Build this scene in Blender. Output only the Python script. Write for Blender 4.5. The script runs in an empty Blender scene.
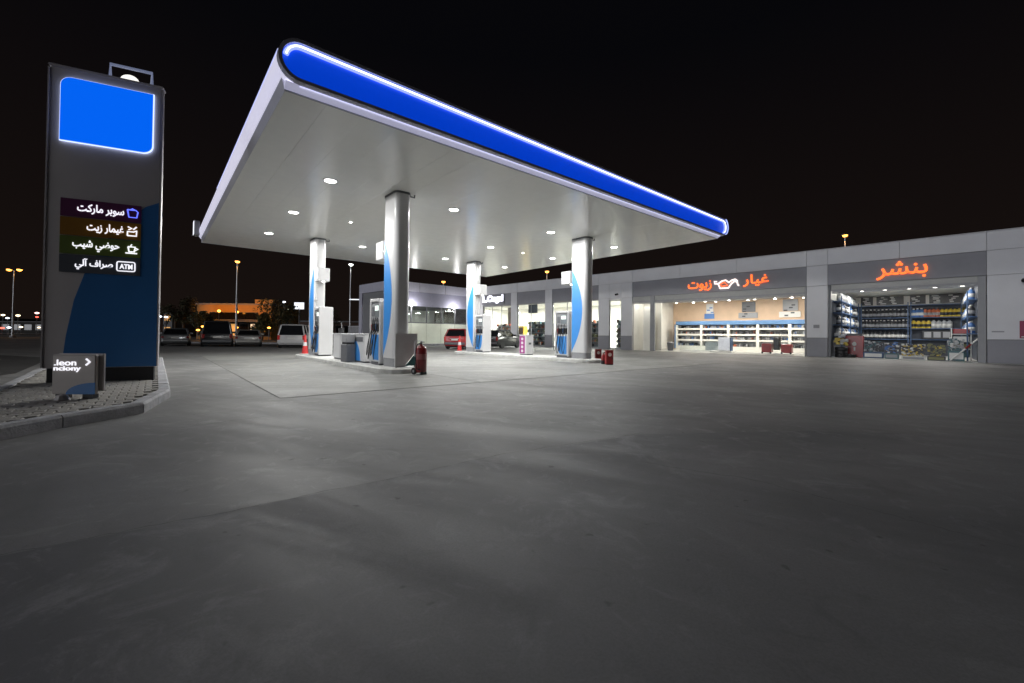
import bpy, bmesh, math, random
from mathutils import Vector, Matrix, Euler
random.seed(7)
R = math.radians
scene = bpy.context.scene
COL = scene.collection

# ------------------------------------------------------------------ camera
CAM_H, FPX, PPX, PPY = 1.15, 423.0, 512.0, 329.0
cam_d = bpy.data.cameras.new('camera')
cam = bpy.data.objects.new('camera', cam_d); COL.objects.link(cam)
cam_d.sensor_width = 36.0
cam_d.lens = FPX / 1024.0 * 36.0
cam_d.shift_y = -(341.5 - PPY) / 1024.0
cam_d.clip_start, cam_d.clip_end = 0.05, 2000.0
CAM_ROT = Matrix.Rotation(R(90.8), 3, 'X') @ Matrix.Rotation(R(0.6), 3, 'Z')
cam.matrix_world = Matrix.Translation((0, 0, CAM_H)) @ CAM_ROT.to_4x4()
scene.camera = cam

# ------------------------------------------------------------------ night sky, added fill sun, exposure
world = bpy.data.worlds.new('World'); scene.world = world; world.use_nodes = True
wn, wl = world.node_tree.nodes, world.node_tree.links
bg = wn['Background']
tc = wn.new('ShaderNodeTexCoord'); sp = wn.new('ShaderNodeSeparateXYZ'); ramp = wn.new('ShaderNodeValToRGB')
wl.new(tc.outputs['Generated'], sp.inputs[0]); wl.new(sp.outputs['Z'], ramp.inputs[0])
ramp.color_ramp.elements[0].position = 0.0; ramp.color_ramp.elements[0].color = (0.0056, 0.0036, 0.0029, 1)
ramp.color_ramp.elements[1].position = 0.55; ramp.color_ramp.elements[1].color = (0.0012, 0.0012, 0.0017, 1)
wl.new(ramp.outputs[0], bg.inputs['Color']); bg.inputs['Strength'].default_value = 1.0
sun_d = bpy.data.lights.new('facade_fill_sun', 'SUN'); sun_d.energy = 0.42; sun_d.angle = R(30); sun_d.color = (0.93, 0.95, 1.0)  # added soft fill from the left, lifting the facade and canopy edge
sun = bpy.data.objects.new('facade_fill_sun', sun_d); COL.objects.link(sun); sun.rotation_euler = (R(78), 0, R(-53))
vs = scene.view_settings
vs.view_transform = 'Standard'; vs.look = 'None'; vs.gamma = 1.0; vs.exposure = 0.72; vs.use_curve_mapping = False
scene.cycles.use_denoising = True
scene.cycles.max_bounces = 8; scene.cycles.transparent_max_bounces = 16
scene.cycles.caustics_reflective = False; scene.cycles.caustics_refractive = False
scene.cycles.sample_clamp_indirect = 4.0

# ------------------------------------------------------------------ pixel helpers (a pixel gives a direction; a surface gives the distance)
def ray(px, py): return CAM_ROT @ Vector(((px - PPX) / FPX, -(py - PPY) / FPX, -1))
def at_z(px, py, z=0.0):
    d = ray(px, py); t = (z - CAM_H) / d.z; return Vector((0, 0, CAM_H)) + d * t
def at_y(px, py, Y):
    d = ray(px, py); return Vector((0, 0, CAM_H)) + d * (Y / d.y)

# canopy frame: origin under its near corner, X along the lit front, Y along the pump islands
CA = R(40.2); CN = Vector((-4.033, 7.381, 0)); CMAT = Matrix.Translation(CN) @ Matrix.Rotation(CA, 4, 'Z')
def CP(u, v, z=0): return CMAT @ Vector((u, v, z))
# service building frame: X to the right along the facade, Y inwards
BA = R(-45); BO = Vector((31 * math.cos(R(45)), 31 * math.sin(R(45)), 0)); BMAT = Matrix.Translation(BO) @ Matrix.Rotation(BA, 4, 'Z')
def BP(x, y, z=0): return BMAT @ Vector((x, y, z))
CAN_W = 235.0
SOFFIT, CU, CV = 5.41, 16.85, 16.69
BH = 6.48

# ------------------------------------------------------------------ materials
MATS = {}
def mat(name, col, rough=0.5, metal=0.0, var=0.0, scale=4.0, bump=0.0, bscale=30.0, spec=0.5, coat=0.0, rvar=0.0, detail=6.0):
    if name in MATS: return MATS[name]
    m = bpy.data.materials.new(name); m.use_nodes = True; MATS[name] = m
    n, l = m.node_tree.nodes, m.node_tree.links; b = n['Principled BSDF']
    b.inputs['Base Color'].default_value = (*col, 1); b.inputs['Roughness'].default_value = rough
    b.inputs['Metallic'].default_value = metal; b.inputs['Specular IOR Level'].default_value = spec
    b.inputs['Coat Weight'].default_value = coat; b.inputs['Coat Roughness'].default_value = 0.12
    t = n.new('ShaderNodeTexCoord')
    if var > 0 or rvar > 0:
        no = n.new('ShaderNodeTexNoise'); no.inputs['Scale'].default_value = scale; no.inputs['Detail'].default_value = detail
        no.inputs['Roughness'].default_value = 0.62; l.new(t.outputs['Object'], no.inputs['Vector'])
        if var > 0:
            mx = n.new('ShaderNodeMix'); mx.data_type = 'RGBA'
            mx.inputs['A'].default_value = (*[c * (1 - var) for c in col], 1); mx.inputs['B'].default_value = (*[min(1, c * (1 + var)) for c in col], 1)
            cr = n.new('ShaderNodeMapRange'); cr.inputs['From Min'].default_value = 0.3; cr.inputs['From Max'].default_value = 0.7
            l.new(no.outputs['Fac'], cr.inputs['Value']); l.new(cr.outputs[0], mx.inputs['Factor']); l.new(mx.outputs['Result'], b.inputs['Base Color'])
        if rvar > 0:
            mr = n.new('ShaderNodeMapRange'); mr.inputs['To Min'].default_value = max(0.02, rough - rvar); mr.inputs['To Max'].default_value = min(1, rough + rvar)
            mr.inputs['From Min'].default_value = 0.3; mr.inputs['From Max'].default_value = 0.7
            l.new(no.outputs['Fac'], mr.inputs['Value']); l.new(mr.outputs[0], b.inputs['Roughness'])
    if bump > 0:
        nb = n.new('ShaderNodeTexNoise'); nb.inputs['Scale'].default_value = bscale; nb.inputs['Detail'].default_value = 8
        l.new(t.outputs['Object'], nb.inputs['Vector'])
        bp = n.new('ShaderNodeBump'); bp.inputs['Strength'].default_value = bump; bp.inputs['Distance'].default_value = 0.02
        l.new(nb.outputs['Fac'], bp.inputs['Height']); l.new(bp.outputs[0], b.inputs['Normal'])
    return m
def emis(name, col, strength, base=None):
    if name in MATS: return MATS[name]
    m = mat(name, base or col, 0.4)
    b = m.node_tree.nodes['Principled BSDF']
    b.inputs['Emission Color'].default_value = (*col, 1); b.inputs['Emission Strength'].default_value = strength
    return m
def glassy(name, tint=(0.92, 0.95, 0.95), refl=1.0, base_alpha=0.0):
    if name in MATS: return MATS[name]
    m = bpy.data.materials.new(name); m.use_nodes = True; MATS[name] = m
    n, l = m.node_tree.nodes, m.node_tree.links; n.remove(n['Principled BSDF'])
    tr = n.new('ShaderNodeBsdfTransparent'); tr.inputs[0].default_value = (*tint, 1)
    gl = n.new('ShaderNodeBsdfGlossy'); gl.inputs['Roughness'].default_value = 0.03; gl.inputs['Color'].default_value = (0.9, 0.93, 0.95, 1)
    lw = n.new('ShaderNodeLayerWeight'); lw.inputs['Blend'].default_value = 0.5
    pw_ = n.new('ShaderNodeMath'); pw_.operation = 'POWER'; l.new(lw.outputs['Facing'], pw_.inputs[0]); pw_.inputs[1].default_value = 5.0
    fr = n.new('ShaderNodeMath'); fr.operation = 'MULTIPLY_ADD'; l.new(pw_.outputs[0], fr.inputs[0]); fr.inputs[1].default_value = 0.9; fr.inputs[2].default_value = 0.04
    mx = n.new('ShaderNodeMixShader'); l.new(fr.outputs[0], mx.inputs[0]); l.new(tr.outputs[0], mx.inputs[1]); l.new(gl.outputs[0], mx.inputs[2])
    l.new(mx.outputs[0], n['Material Output'].inputs['Surface'])
    return m

def ground_mat(name, c1, c2, rough, seed):
    """worn, power-trowelled pavement: broad tone patches, swept streaks, pale scuffs, fine grain"""
    m = bpy.data.materials.new(name); m.use_nodes = True; MATS[name] = m
    n, l = m.node_tree.nodes, m.node_tree.links; b = n['Principled BSDF']
    t = n.new('ShaderNodeTexCoord'); mp = n.new('ShaderNodeMapping'); mp.inputs['Location'].default_value = (seed * 3.1, seed * 1.7, 0)
    mp.inputs['Rotation'].default_value = (0, 0, R(25)); l.new(t.outputs['Object'], mp.inputs['Vector'])
    def noise(scale, detail, rgh=0.6, vec=None, dist=0.0):
        x = n.new('ShaderNodeTexNoise'); x.inputs['Scale'].default_value = scale; x.inputs['Detail'].default_value = detail
        x.inputs['Roughness'].default_value = rgh; x.inputs['Distortion'].default_value = dist
        l.new(vec or mp.outputs[0], x.inputs['Vector']); return x.outputs['Fac']
    def rng(v, a, b_, c=0.0, d=1.0):
        x = n.new('ShaderNodeMapRange'); x.interpolation_type = 'SMOOTHSTEP'
        for k, val in zip(('From Min', 'From Max', 'To Min', 'To Max'), (a, b_, c, d)): x.inputs[k].default_value = val
        l.new(v, x.inputs['Value']); return x.outputs[0]
    def mixc(f, A, B, mode='MIX'):
        x = n.new('ShaderNodeMix'); x.data_type = 'RGBA'; x.blend_type = mode
        l.new(f, x.inputs['Factor'])
        for k, v in (('A', A), ('B', B)):
            if isinstance(v, tuple): x.inputs[k].default_value = (*v, 1)
            else: l.new(v, x.inputs[k])
        return x.outputs['Result']
    sc = n.new('ShaderNodeMapping'); sc.inputs['Scale'].default_value = (0.35, 1.6, 1); l.new(mp.outputs[0], sc.inputs['Vector'])
    broad = noise(0.22, 5, 0.6, dist=0.6); streak = noise(0.9, 6, 0.65, sc.outputs[0], 1.2); mid = noise(1.7, 8, 0.68, dist=0.8); fine = noise(90, 6, 0.75)
    mean = tuple((x + y) / 2 for x, y in zip(c1, c2))
    c = mixc(rng(broad, 0.35, 0.65), c1, c2)
    c = mixc(rng(streak, 0.42, 0.75, 0, 0.22), c, tuple(x * 0.62 for x in mean))
    c = mixc(rng(mid, 0.52, 0.70, 0, 0.75), c, tuple(min(1, x * 1.55) for x in mean))
    c = mixc(rng(fine, 0.35, 0.68, 0, 0.45), c, tuple(x * 0.7 for x in mean))
    spots = noise(7.0, 2, 0.5)
    c = mixc(rng(spots, 0.70, 0.76, 0, 0.6), c, tuple(x * 0.35 for x in mean))
    stain = noise(1.1, 5, 0.6, dist=0.4); wear = noise(3.4, 9, 0.72, dist=1.5)
    c = mixc(rng(stain, 0.62, 0.72, 0, 0.28), c, tuple(x * 0.55 for x in mean))
    c = mixc(rng(wear, 0.55, 0.66, 0, 0.42), c, tuple(min(1, x * 1.45) for x in mean))
    c = mixc(rng(wear, 0.45, 0.34, 0, 0.30), c, tuple(x * 0.72 for x in mean))
    l.new(c, b.inputs['Base Color'])
    l.new(rng(streak, 0.3, 0.7, rough - 0.05, rough + 0.08), b.inputs['Roughness'])
    b.inputs['Specular IOR Level'].default_value = 0.38
    ad = n.new('ShaderNodeMath'); ad.operation = 'ADD'; l.new(mid, ad.inputs[0]); l.new(fine, ad.inputs[1])
    bp = n.new('ShaderNodeBump'); bp.inputs['Strength'].default_value = 0.14; bp.inputs['Distance'].default_value = 0.006
    l.new(ad.outputs[0], bp.inputs['Height']); l.new(bp.outputs[0], b.inputs['Normal'])
    return m

M_ground = ground_mat('worn_concrete', (0.165, 0.165, 0.163), (0.275, 0.272, 0.265), 0.58, 1)
M_front = ground_mat('dimmed_concrete', (0.148, 0.148, 0.152), (0.252, 0.250, 0.248), 0.60, 3)
M_slab = ground_mat('forecourt_concrete', (0.18, 0.18, 0.172), (0.28, 0.28, 0.265), 0.56, 5)
M_road = ground_mat('asphalt', (0.045, 0.044, 0.043), (0.065, 0.063, 0.06), 0.75, 9)
M_joint = mat('joint_dark', (0.12, 0.12, 0.12), 0.9)
M_kerb = mat('kerb_concrete', (0.40, 0.40, 0.42), 0.8, var=0.28, scale=5, bump=0.5, bscale=45)
M_paver = mat('paver', (0.34, 0.325, 0.30), 0.85, var=0.18, scale=2.5, bump=0.5, bscale=60)
M_white = mat('white_panel', (0.64, 0.64, 0.65), 0.32, var=0.04, scale=1.2, coat=0.3)
M_canw = mat('canopy_white', (0.80, 0.80, 0.86), 0.25, coat=0.4, var=0.05, scale=1.5)
M_soff = mat('soffit_paint', (0.90, 0.90, 0.87), 0.23, var=0.012, scale=3.0, rvar=0.03, detail=4.0, spec=0.6)
M_rim = mat('rim_grey', (0.5, 0.5, 0.55), 0.4)
M_blue = mat('livery_blue', (0.055, 0.30, 0.78), 0.35, coat=0.4, var=0.05, scale=2)
M_dblue = mat('pylon_blue', (0.03, 0.16, 0.42), 0.4, coat=0.3, var=0.06, scale=1.5)
M_grey = mat('mid_grey', (0.30, 0.305, 0.32), 0.5, var=0.06, scale=2)
M_dgrey = mat('dark_grey', (0.13, 0.135, 0.15), 0.5, var=0.08, scale=2)
M_clad = mat('cladding_light', (0.70, 0.70, 0.73), 0.45, var=0.05, scale=0.8, bump=0.05, bscale=3)
M_cladd = mat('cladding_dark', (0.27, 0.27, 0.30), 0.5, var=0.08, scale=0.9)
M_black = mat('black_rubber', (0.018, 0.018, 0.02), 0.55)
M_steel = mat('brushed_steel', (0.55, 0.56, 0.58), 0.32, metal=0.9, var=0.08, scale=6)
M_red = mat('safety_red', (0.27, 0.016, 0.018), 0.35, coat=0.4, var=0.1, scale=6)
M_dred = mat('extinguisher_red', (0.22, 0.015, 0.02), 0.3, coat=0.5, var=0.12, scale=6)
M_int = mat('interior_white', (0.74, 0.73, 0.68), 0.7, var=0.05, scale=1.5)
M_intfl = mat('interior_floor', (0.42, 0.42, 0.40), 0.35, var=0.1, scale=2)
M_beige = mat('interior_beige', (0.64, 0.47, 0.33), 0.7, var=0.08, scale=1.2)
M_shblue = mat('shelf_blue', (0.045, 0.095, 0.20), 0.45, var=0.06, scale=3)
M_hdblue = mat('header_blue', (0.09, 0.19, 0.36), 0.5, var=0.06, scale=3)
M_glass = glassy('window_glass')
M_cglass = mat('car_glass', (0.012, 0.013, 0.015), 0.06, spec=0.7)
M_screen = mat('pump_screen', (0.20, 0.22, 0.23), 0.12, spec=0.7)
E_lens = emis('downlight_lens', (1.0, 0.98, 0.93), 9.0)
E_small = emis('small_lens', (1.0, 0.97, 0.9), 9.0)
E_led = emis('led_strip', (0.42, 0.52, 1.0), 0.55)
E_core = emis('led_core', (0.80, 0.86, 1.0), 2.2)
E_blue = emis('fascia_blue', (0.0, 0.065, 0.85), 0.36, base=(0.01, 0.10, 0.6))
E_pblue = emis('pylon_screen_blue', (0.0, 0.13, 0.95), 0.56, base=(0.0, 0.08, 0.4))
E_halo = emis('halo_white', (0.60, 0.70, 1.0), 0.9)
E_txt = emis('lit_white_letter', (0.93, 0.93, 1.0), 0.62)
E_orange = emis('lit_orange_letter', (1.0, 0.15, 0.016), 0.95)
E_white = emis('lit_white_panel', (0.9, 0.92, 1.0), 0.75)
E_sod = emis('sodium_lamp', (1.0, 0.36, 0.05), 5.0)
E_wlamp = emis('white_lamp', (0.95, 1.0, 0.95), 6.0)
E_ceil = emis('ceiling_spot', (1.0, 0.97, 0.9), 8.0)

# ------------------------------------------------------------------ mesh builder
class MB:
    def __init__(s): s.v, s.f = [], []
    def add(s, vs, fs):
        o = len(s.v); s.v += [tuple(p) for p in vs]; s.f += [tuple(i + o for i in f) for f in fs]; return s
    def box(s, x0, x1, y0, y1, z0, z1, c=0.0):
        if x0 > x1: x0, x1 = x1, x0
        if y0 > y1: y0, y1 = y1, y0
        if z0 > z1: z0, z1 = z1, z0
        c = min(c, (x1 - x0) * .45, (y1 - y0) * .45, (z1 - z0) * .45)
        if c <= 0:
            return s.add([(x, y, z) for z in (z0, z1) for y in (y0, y1) for x in (x0, x1)],
                         [(0, 2, 3, 1), (4, 5, 7, 6), (0, 1, 5, 4), (2, 6, 7, 3), (0, 4, 6, 2), (1, 3, 7, 5)])
        bm = bmesh.new(); bmesh.ops.create_cube(bm, size=1)
        for v in bm.verts: v.co = ((x0 + x1) / 2 + v.co.x * (x1 - x0), (y0 + y1) / 2 + v.co.y * (y1 - y0), (z0 + z1) / 2 + v.co.z * (z1 - z0))
        bmesh.ops.bevel(bm, geom=bm.edges[:], offset=c, segments=1, affect='EDGES', profile=0.5)
        bm.verts.index_update(); s.add([v.co[:] for v in bm.verts], [[v.index for v in f.verts] for f in bm.faces]); bm.free(); return s
    def prism(s, poly, f0, f1):
        """poly: 2-D outline; f0 / f1 map (a, b) to the two end faces"""
        k = len(poly); vs = [f0(*p) for p in poly] + [f1(*p) for p in poly]
        return s.add(vs, [tuple(range(k - 1, -1, -1)), tuple(range(k, 2 * k))] + [(i, (i + 1) % k, k + (i + 1) % k, k + i) for i in range(k)])
    def ex_z(s, poly, z0, z1): return s.prism(poly, lambda a, b: (a, b, z0), lambda a, b: (a, b, z1))
    def ex_y(s, poly, y0, y1): return s.prism(poly, lambda a, b: (a, y0, b), lambda a, b: (a, y1, b))
    def ex_x(s, poly, x0, x1): return s.prism(poly, lambda a, b: (x0, a, b), lambda a, b: (x1, a, b))
    def cyl(s, p0, p1, r0, r1=None, n=12):
        r1 = r0 if r1 is None else r1; p0, p1 = Vector(p0), Vector(p1); d = (p1 - p0).normalized()
        a = d.orthogonal().normalized(); b = d.cross(a); vs = []
        for p, r in ((p0, r0), (p1, r1)):
            for i in range(n):
                t = 2 * math.pi * i / n; vs.append(p + (a * math.cos(t) + b * math.sin(t)) * r)
        return s.add(vs, [tuple(range(n - 1, -1, -1)), tuple(range(n, 2 * n))] + [(i, (i + 1) % n, n + (i + 1) % n, n + i) for i in range(n)])
    def tube(s, pts, r, n=6, closed=False):
        pts = [Vector(p) for p in pts]; k = len(pts); vs = []; up = None
        for i, p in enumerate(pts):
            q0 = pts[i - 1] if (i or closed) else p; q1 = pts[(i + 1) % k] if (i < k - 1 or closed) else p
            d = (q1 - q0).normalized()
            if up is None: up = d.orthogonal().normalized()
            a = (up - d * up.dot(d)); a = a.normalized() if a.length > 1e-6 else d.orthogonal().normalized(); up = a; b = d.cross(a)
            for j in range(n):
                t = 2 * math.pi * j / n; vs.append(p + (a * math.cos(t) + b * math.sin(t)) * r)
        fs = [(i * n + j, i * n + (j + 1) % n, ((i + 1) % k) * n + (j + 1) % n, ((i + 1) % k) * n + j) for i in range(k if closed else k - 1) for j in range(n)]
        if not closed: fs += [tuple(range(n - 1, -1, -1)), tuple(range((k - 1) * n, k * n))]
        return s.add(vs, fs)
    def lathe(s, prof, n=16, c=(0, 0)):
        vs, fs = [], []; k = len(prof)
        for r, z in prof:
            for j in range(n):
                t = 2 * math.pi * j / n; vs.append((c[0] + r * math.cos(t), c[1] + r * math.sin(t), z))
        for i in range(k - 1):
            for j in range(n): fs.append((i * n + j, i * n + (j + 1) % n, (i + 1) * n + (j + 1) % n, (i + 1) * n + j))
        fs += [tuple(range(n - 1, -1, -1)), tuple(range((k - 1) * n, k * n))]
        return s.add(vs, fs)
    def loft(s, rings, cap=True):
        k = len(rings[0]); vs = [p for r in rings for p in r]
        fs = [(i * k + j, i * k + (j + 1) % k, (i + 1) * k + (j + 1) % k, (i + 1) * k + j) for i in range(len(rings) - 1) for j in range(k)]
        if cap: fs += [tuple(range(k - 1, -1, -1)), tuple(range((len(rings) - 1) * k, len(rings) * k))]
        return s.add(vs, fs)
    def mesh(s, name, m):
        me = bpy.data.meshes.new(name); me.from_pydata([tuple(p) for p in s.v], [], s.f); me.update()
        if m: me.materials.append(m)
        return me
    def build(s, name, m, parent=None, smooth=False, kind=None):
        me = s.mesh(name, m)
        bm = bmesh.new(); bm.from_mesh(me); bmesh.ops.recalc_face_normals(bm, faces=bm.faces[:]); bm.to_mesh(me); bm.free()
        if smooth:
            me.polygons.foreach_set('use_smooth', [True] * len(me.polygons))
            try: me.set_sharp_from_angle(angle=R(38))
            except Exception: pass
        return link(name, me, parent, kind)
def link(name, data, parent=None, kind=None):
    o = bpy.data.objects.new(name, data); COL.objects.link(o)
    if parent is not None: o.parent = parent
    if kind: o['kind'] = kind
    return o
def tag(o, label, cat, group=None):
    o['label'] = label; o['category'] = cat
    if group: o['group'] = group
    return o
def thing(name, label, cat, loc=(0, 0, 0), rz=0.0, group=None):
    o = bpy.data.objects.new(name, None); COL.objects.link(o); o.empty_display_size = 0.3
    o.location = loc; o.rotation_euler = (0, 0, rz); return tag(o, label, cat, group)
def copy_tree(o, parent=None):
    c = o.copy(); COL.objects.link(c); c.parent = parent
    for ch in o.children: copy_tree(ch, c)
    return c
def B(name, m, parent, *a, c=0.0, **kw): return MB().box(*a, c=c).build(name, m, parent, **kw)
def lamp(name, kind, energy, loc, col=(1, 0.97, 0.92), size=0.3, parent=None, spot=None, rot=None, sizey=None, blend=1.0):
    d = bpy.data.lights.new(name, kind); d.energy = energy; d.color = col
    if kind == 'AREA':
        d.shape = 'RECTANGLE' if sizey else 'DISK'; d.size = size
        if sizey: d.size_y = sizey
    elif kind == 'POINT': d.shadow_soft_size = size
    elif kind == 'SPOT': d.shadow_soft_size = size; d.spot_size = R(spot or 60); d.spot_blend = blend
    o = bpy.data.objects.new(name, d); COL.objects.link(o); o.location = loc
    if parent is not None: o.parent = parent
    if rot: o.rotation_euler = rot
    return o
def nth(k, n=None):
    w = ['first', 'second', 'third', 'fourth', 'fifth', 'sixth', 'seventh', 'eighth', 'ninth', 'tenth', 'eleventh', 'twelfth', 'thirteenth', 'fourteenth', 'fifteenth']
    return w[k]
def rrect(w, h, r, n=5, cx=0, cy=0, corners=(1, 1, 1, 1)):
    """rounded rectangle; corners = (right-top, left-top, left-bottom, right-bottom)"""
    out = []
    for k, (sx, sy, a0) in enumerate(((1, 1, 0), (-1, 1, 90), (-1, -1, 180), (1, -1, 270))):
        if not corners[k]: out.append((cx + sx * w / 2, cy + sy * h / 2)); continue
        for i in range(n + 1):
            t = R(a0 + 90 * i / n); out.append((cx + sx * (w / 2 - r) + r * math.cos(t), cy + sy * (h / 2 - r) + r * math.sin(t)))
    return out

# Arabic letters as presentation forms, in visual order, so that plain text curves draw them joined
AF = {'س': 0xFEB1, 'ب': 0xFE8F, 'م': 0xFEE1, 'ك': 0xFED9, 'ت': 0xFE95, 'غ': 0xFECD, 'ي': 0xFEF1, 'ح': 0xFEA1, 'ض': 0xFEBD, 'ش': 0xFEB5,
      'ص': 0xFEB9, 'ف': 0xFED1, 'ل': 0xFEDD, 'ن': 0xFEE5, 'و': 0xFEED, 'ر': 0xFEAD, 'ا': 0xFE8D, 'ز': 0xFEAF, 'آ': 0xFE81}
NOJOIN = 'ورازآ'
def arabic(t):
    out = []
    for i, ch in enumerate(t):
        if ch not in AF: out.append(ch); continue
        p = i > 0 and t[i - 1] in AF and t[i - 1] not in NOJOIN
        n = ch not in NOJOIN and i + 1 < len(t) and t[i + 1] in AF
        out.append(chr(AF[ch] + (3 if p and n else 2 if n else 1 if p else 0)))
    return ''.join(reversed(out))
def text(name, body, m, parent, w=None, h=None, loc=(0, 0, 0), bold=0.012, depth=0.01, anchor='c'):
    """letters standing in the local XZ plane, facing -Y; scaled to width w (and height h), centred on / anchored at loc"""
    cu = bpy.data.curves.new(name, 'FONT'); cu.body = body; cu.size = 1.0; cu.offset = bold; cu.extrude = depth; cu.resolution_u = 4
    tmp = bpy.data.objects.new('tmp', cu); COL.objects.link(tmp); bpy.context.view_layer.update()
    dg = bpy.context.evaluated_depsgraph_get(); me = bpy.data.meshes.new_from_object(tmp.evaluated_get(dg)); me.name = name
    bpy.data.objects.remove(tmp)
    xs = [v.co.x for v in me.vertices]; ys = [v.co.y for v in me.vertices]
    x0, x1, y0, y1 = min(xs), max(xs), min(ys), max(ys); sx = w / (x1 - x0) if w else None; sy = h / (y1 - y0) if h else sx
    if sx is None: sx = sy
    ox = {'c': (x0 + x1) / 2, 'r': x1, 'l': x0}[anchor]
    for v in me.vertices:
        a, b_, c_ = (v.co.x - ox) * sx, (v.co.y - (y0 + y1) / 2) * sy, v.co.z
        v.co = (a + loc[0], -c_ + loc[1], b_ + loc[2])
    me.materials.clear(); me.materials.append(m); return link(name, me, parent)

# ================================================================== SETTING
def sheet(name, poly, z, m, kind='structure', parent=None):
    o = MB().add([(x, y, z) for x, y in poly], [tuple(range(len(poly)))]).build(name, m, parent)
    if parent is None: o['kind'] = kind
    return o
ground = sheet('ground', [(-420, -60), (420, -60), (420, 620), (-420, 620)], 0.0, M_ground)
vdir = (CMAT.to_3x3() @ Vector((0, 1, 0))); udir = (CMAT.to_3x3() @ Vector((1, 0, 0)))
# the street beyond the parking edge, running behind the station
sheet('road', [(-300, 66), (300, 150), (300, 172), (-300, 88)], 0.004, M_road)
sheet('side_street', [(-9.6, 3.6), (-13.0, 11.1), (-19.0, 17.5), (-60, 33), (-60, -20), (-9.0, -20)], 0.004, M_road)
# forecourt slab under the canopy: panels with recessed joints
slab = bpy.data.objects.new('forecourt_slab', None); COL.objects.link(slab); slab.location = CN; slab.rotation_euler = (0, 0, CA); slab['kind'] = 'structure'
sheet('slab_joint_bed', [(0.0, 0.0), (17.3, 0.0), (17.3, 17.2), (0.0, 17.2)], 0.004, M_joint, parent=slab)
nu, nv = 4, 4
for i in range(nu):
    for j in range(nv):
        a0, a1, b0, b1 = 17.3 * i / nu, 17.3 * (i + 1) / nu, 17.2 * j / nv, 17.2 * (j + 1) / nv
        B('slab_panel', M_slab, slab, a0 + .008, a1 - .008, b0 + .008, b1 - .008, 0.0045, 0.008 + random.uniform(-.001, .001), c=.002)
# foreground past the long joint: slightly darker concrete, light falloff put into its colour
je = [at_z(*q) for q in ((-700, 700), (0, 556.5), (150, 527.5), (330, 491.5), (500, 455.5), (640, 434.5), (800, 431), (1024, 437), (1500, 447))]
sheet('dimmed_pavement', [(q.x, q.y) for q in je] + [(40, 2), (40, -40), (-40, -40), (-40, je[0].y)], 0.0025, M_front)
# sawn joints and wandering cracks in the open pavement
def crack(pts, w, jit=0.03, n=26):
    P = [at_z(*p) for p in pts]; out = []
    for a, b_ in zip(P[:-1], P[1:]):
        for k in range(n): out.append(a.lerp(b_, k / n))
    out.append(P[-1]); L, Rr = [], []
    off = 0
    for i, p in enumerate(out):
        d = (out[min(i + 1, len(out) - 1)] - out[max(i - 1, 0)]).normalized(); nn = Vector((-d.y, d.x, 0)); off = off * .8 + random.uniform(-jit, jit) * .5
        ww = w * random.uniform(.35, 1.1); q = p + nn * off; L.append((q.x + nn.x * ww, q.y + nn.y * ww, 0.0045)); Rr.append((q.x - nn.x * ww, q.y - nn.y * ww, 0.0045))
    m = MB(); k = len(L); m.add(L + Rr, [(i, i + 1, k + i + 1, k + i) for i in range(k - 1)]); return m.build('crack', M_joint, ground)
crack([(0, 556), (150, 527), (330, 491), (500, 455), (640, 434)], 0.004, 0.02)
crack([(640, 462), (742, 478), (900, 517), (1020, 548)], 0.004, 0.03)
crack([(150, 432), (180, 428), (330, 408)], 0.004, 0.02)
crack([(760, 395), (890, 398), (1000, 420)], 0.003, 0.02)

# ---------------------------------------------------------------- paved traffic island, lower left
ISL = [(-5.45, 3.2), (-5.30, 4.4), (-5.28, 5.0), (-5.15, 5.95), (-5.95, 7.4), (-13.6, 16.5), (-17.4, 16.5), (-12.45, 11.13), (-9.22, 7.64), (-5.95, 3.9)]
isl = bpy.data.objects.new('paved_island', None); COL.objects.link(isl); isl['kind'] = 'structure'
sheet('bedding', ISL, 0.118, mat('sand_joint', (0.20, 0.19, 0.17), 0.95), parent=isl)
def inset(poly, d):
    k = len(poly); out = []
    for i in range(k):
        a, b_, c_ = Vector(poly[i - 1]), Vector(poly[i]), Vector(poly[(i + 1) % k])
        e1, e2 = (b_ - a).normalized(), (c_ - b_).normalized(); n1, n2 = Vector((-e1.y, e1.x)), Vector((-e2.y, e2.x)); bis = (n1 + n2)
        bis = bis / max(.35, bis.dot(n1)); out.append(tuple(b_ + bis * d))
    return out
area = sum(ISL[i - 1][0] * ISL[i][1] - ISL[i][0] * ISL[i - 1][1] for i in range(len(ISL)))
if area < 0: ISL.reverse()
IN = inset(ISL, 0.16)
for i in range(len(ISL)):      # kerb stones, each its own block with a weathered edge
    a, b_, c_, d = Vector(ISL[i - 1]), Vector(ISL[i]), Vector(IN[i]), Vector(IN[i - 1]); L = (b_ - a).length; k = max(1, round(L / 1.0))
    for j in range(k):
        t0, t1 = (j + .006 * k / L) / k, (j + 1 - .006 * k / L) / k
        P = [a.lerp(b_, t0), a.lerp(b_, t1), d.lerp(c_, t1), d.lerp(c_, t0)]; z = 0.15 + random.uniform(-.004, .004)
        n = (P[3] - P[0]).normalized() * .025; mb = MB()
        mb.loft([[(p.x, p.y, 0) for p in P], [(p.x, p.y, z - .03) for p in P], [(P[0].x + n.x, P[0].y + n.y, z), (P[1].x + n.x, P[1].y + n.y, z), (P[2].x, P[2].y, z), (P[3].x, P[3].y, z)]])
        mb.build('kerb_stone', M_kerb, isl)
def inside(p, poly):
    r = False
    for i in range(len(poly)):
        (x0, y0), (x1, y1) = poly[i - 1], poly[i]
        if (y0 > p[1]) != (y1 > p[1]) and p[0] < (x1 - x0) * (p[1] - y0) / (y1 - y0) + x0: r = not r
    return r
pv = []
S = 0.2
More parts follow.
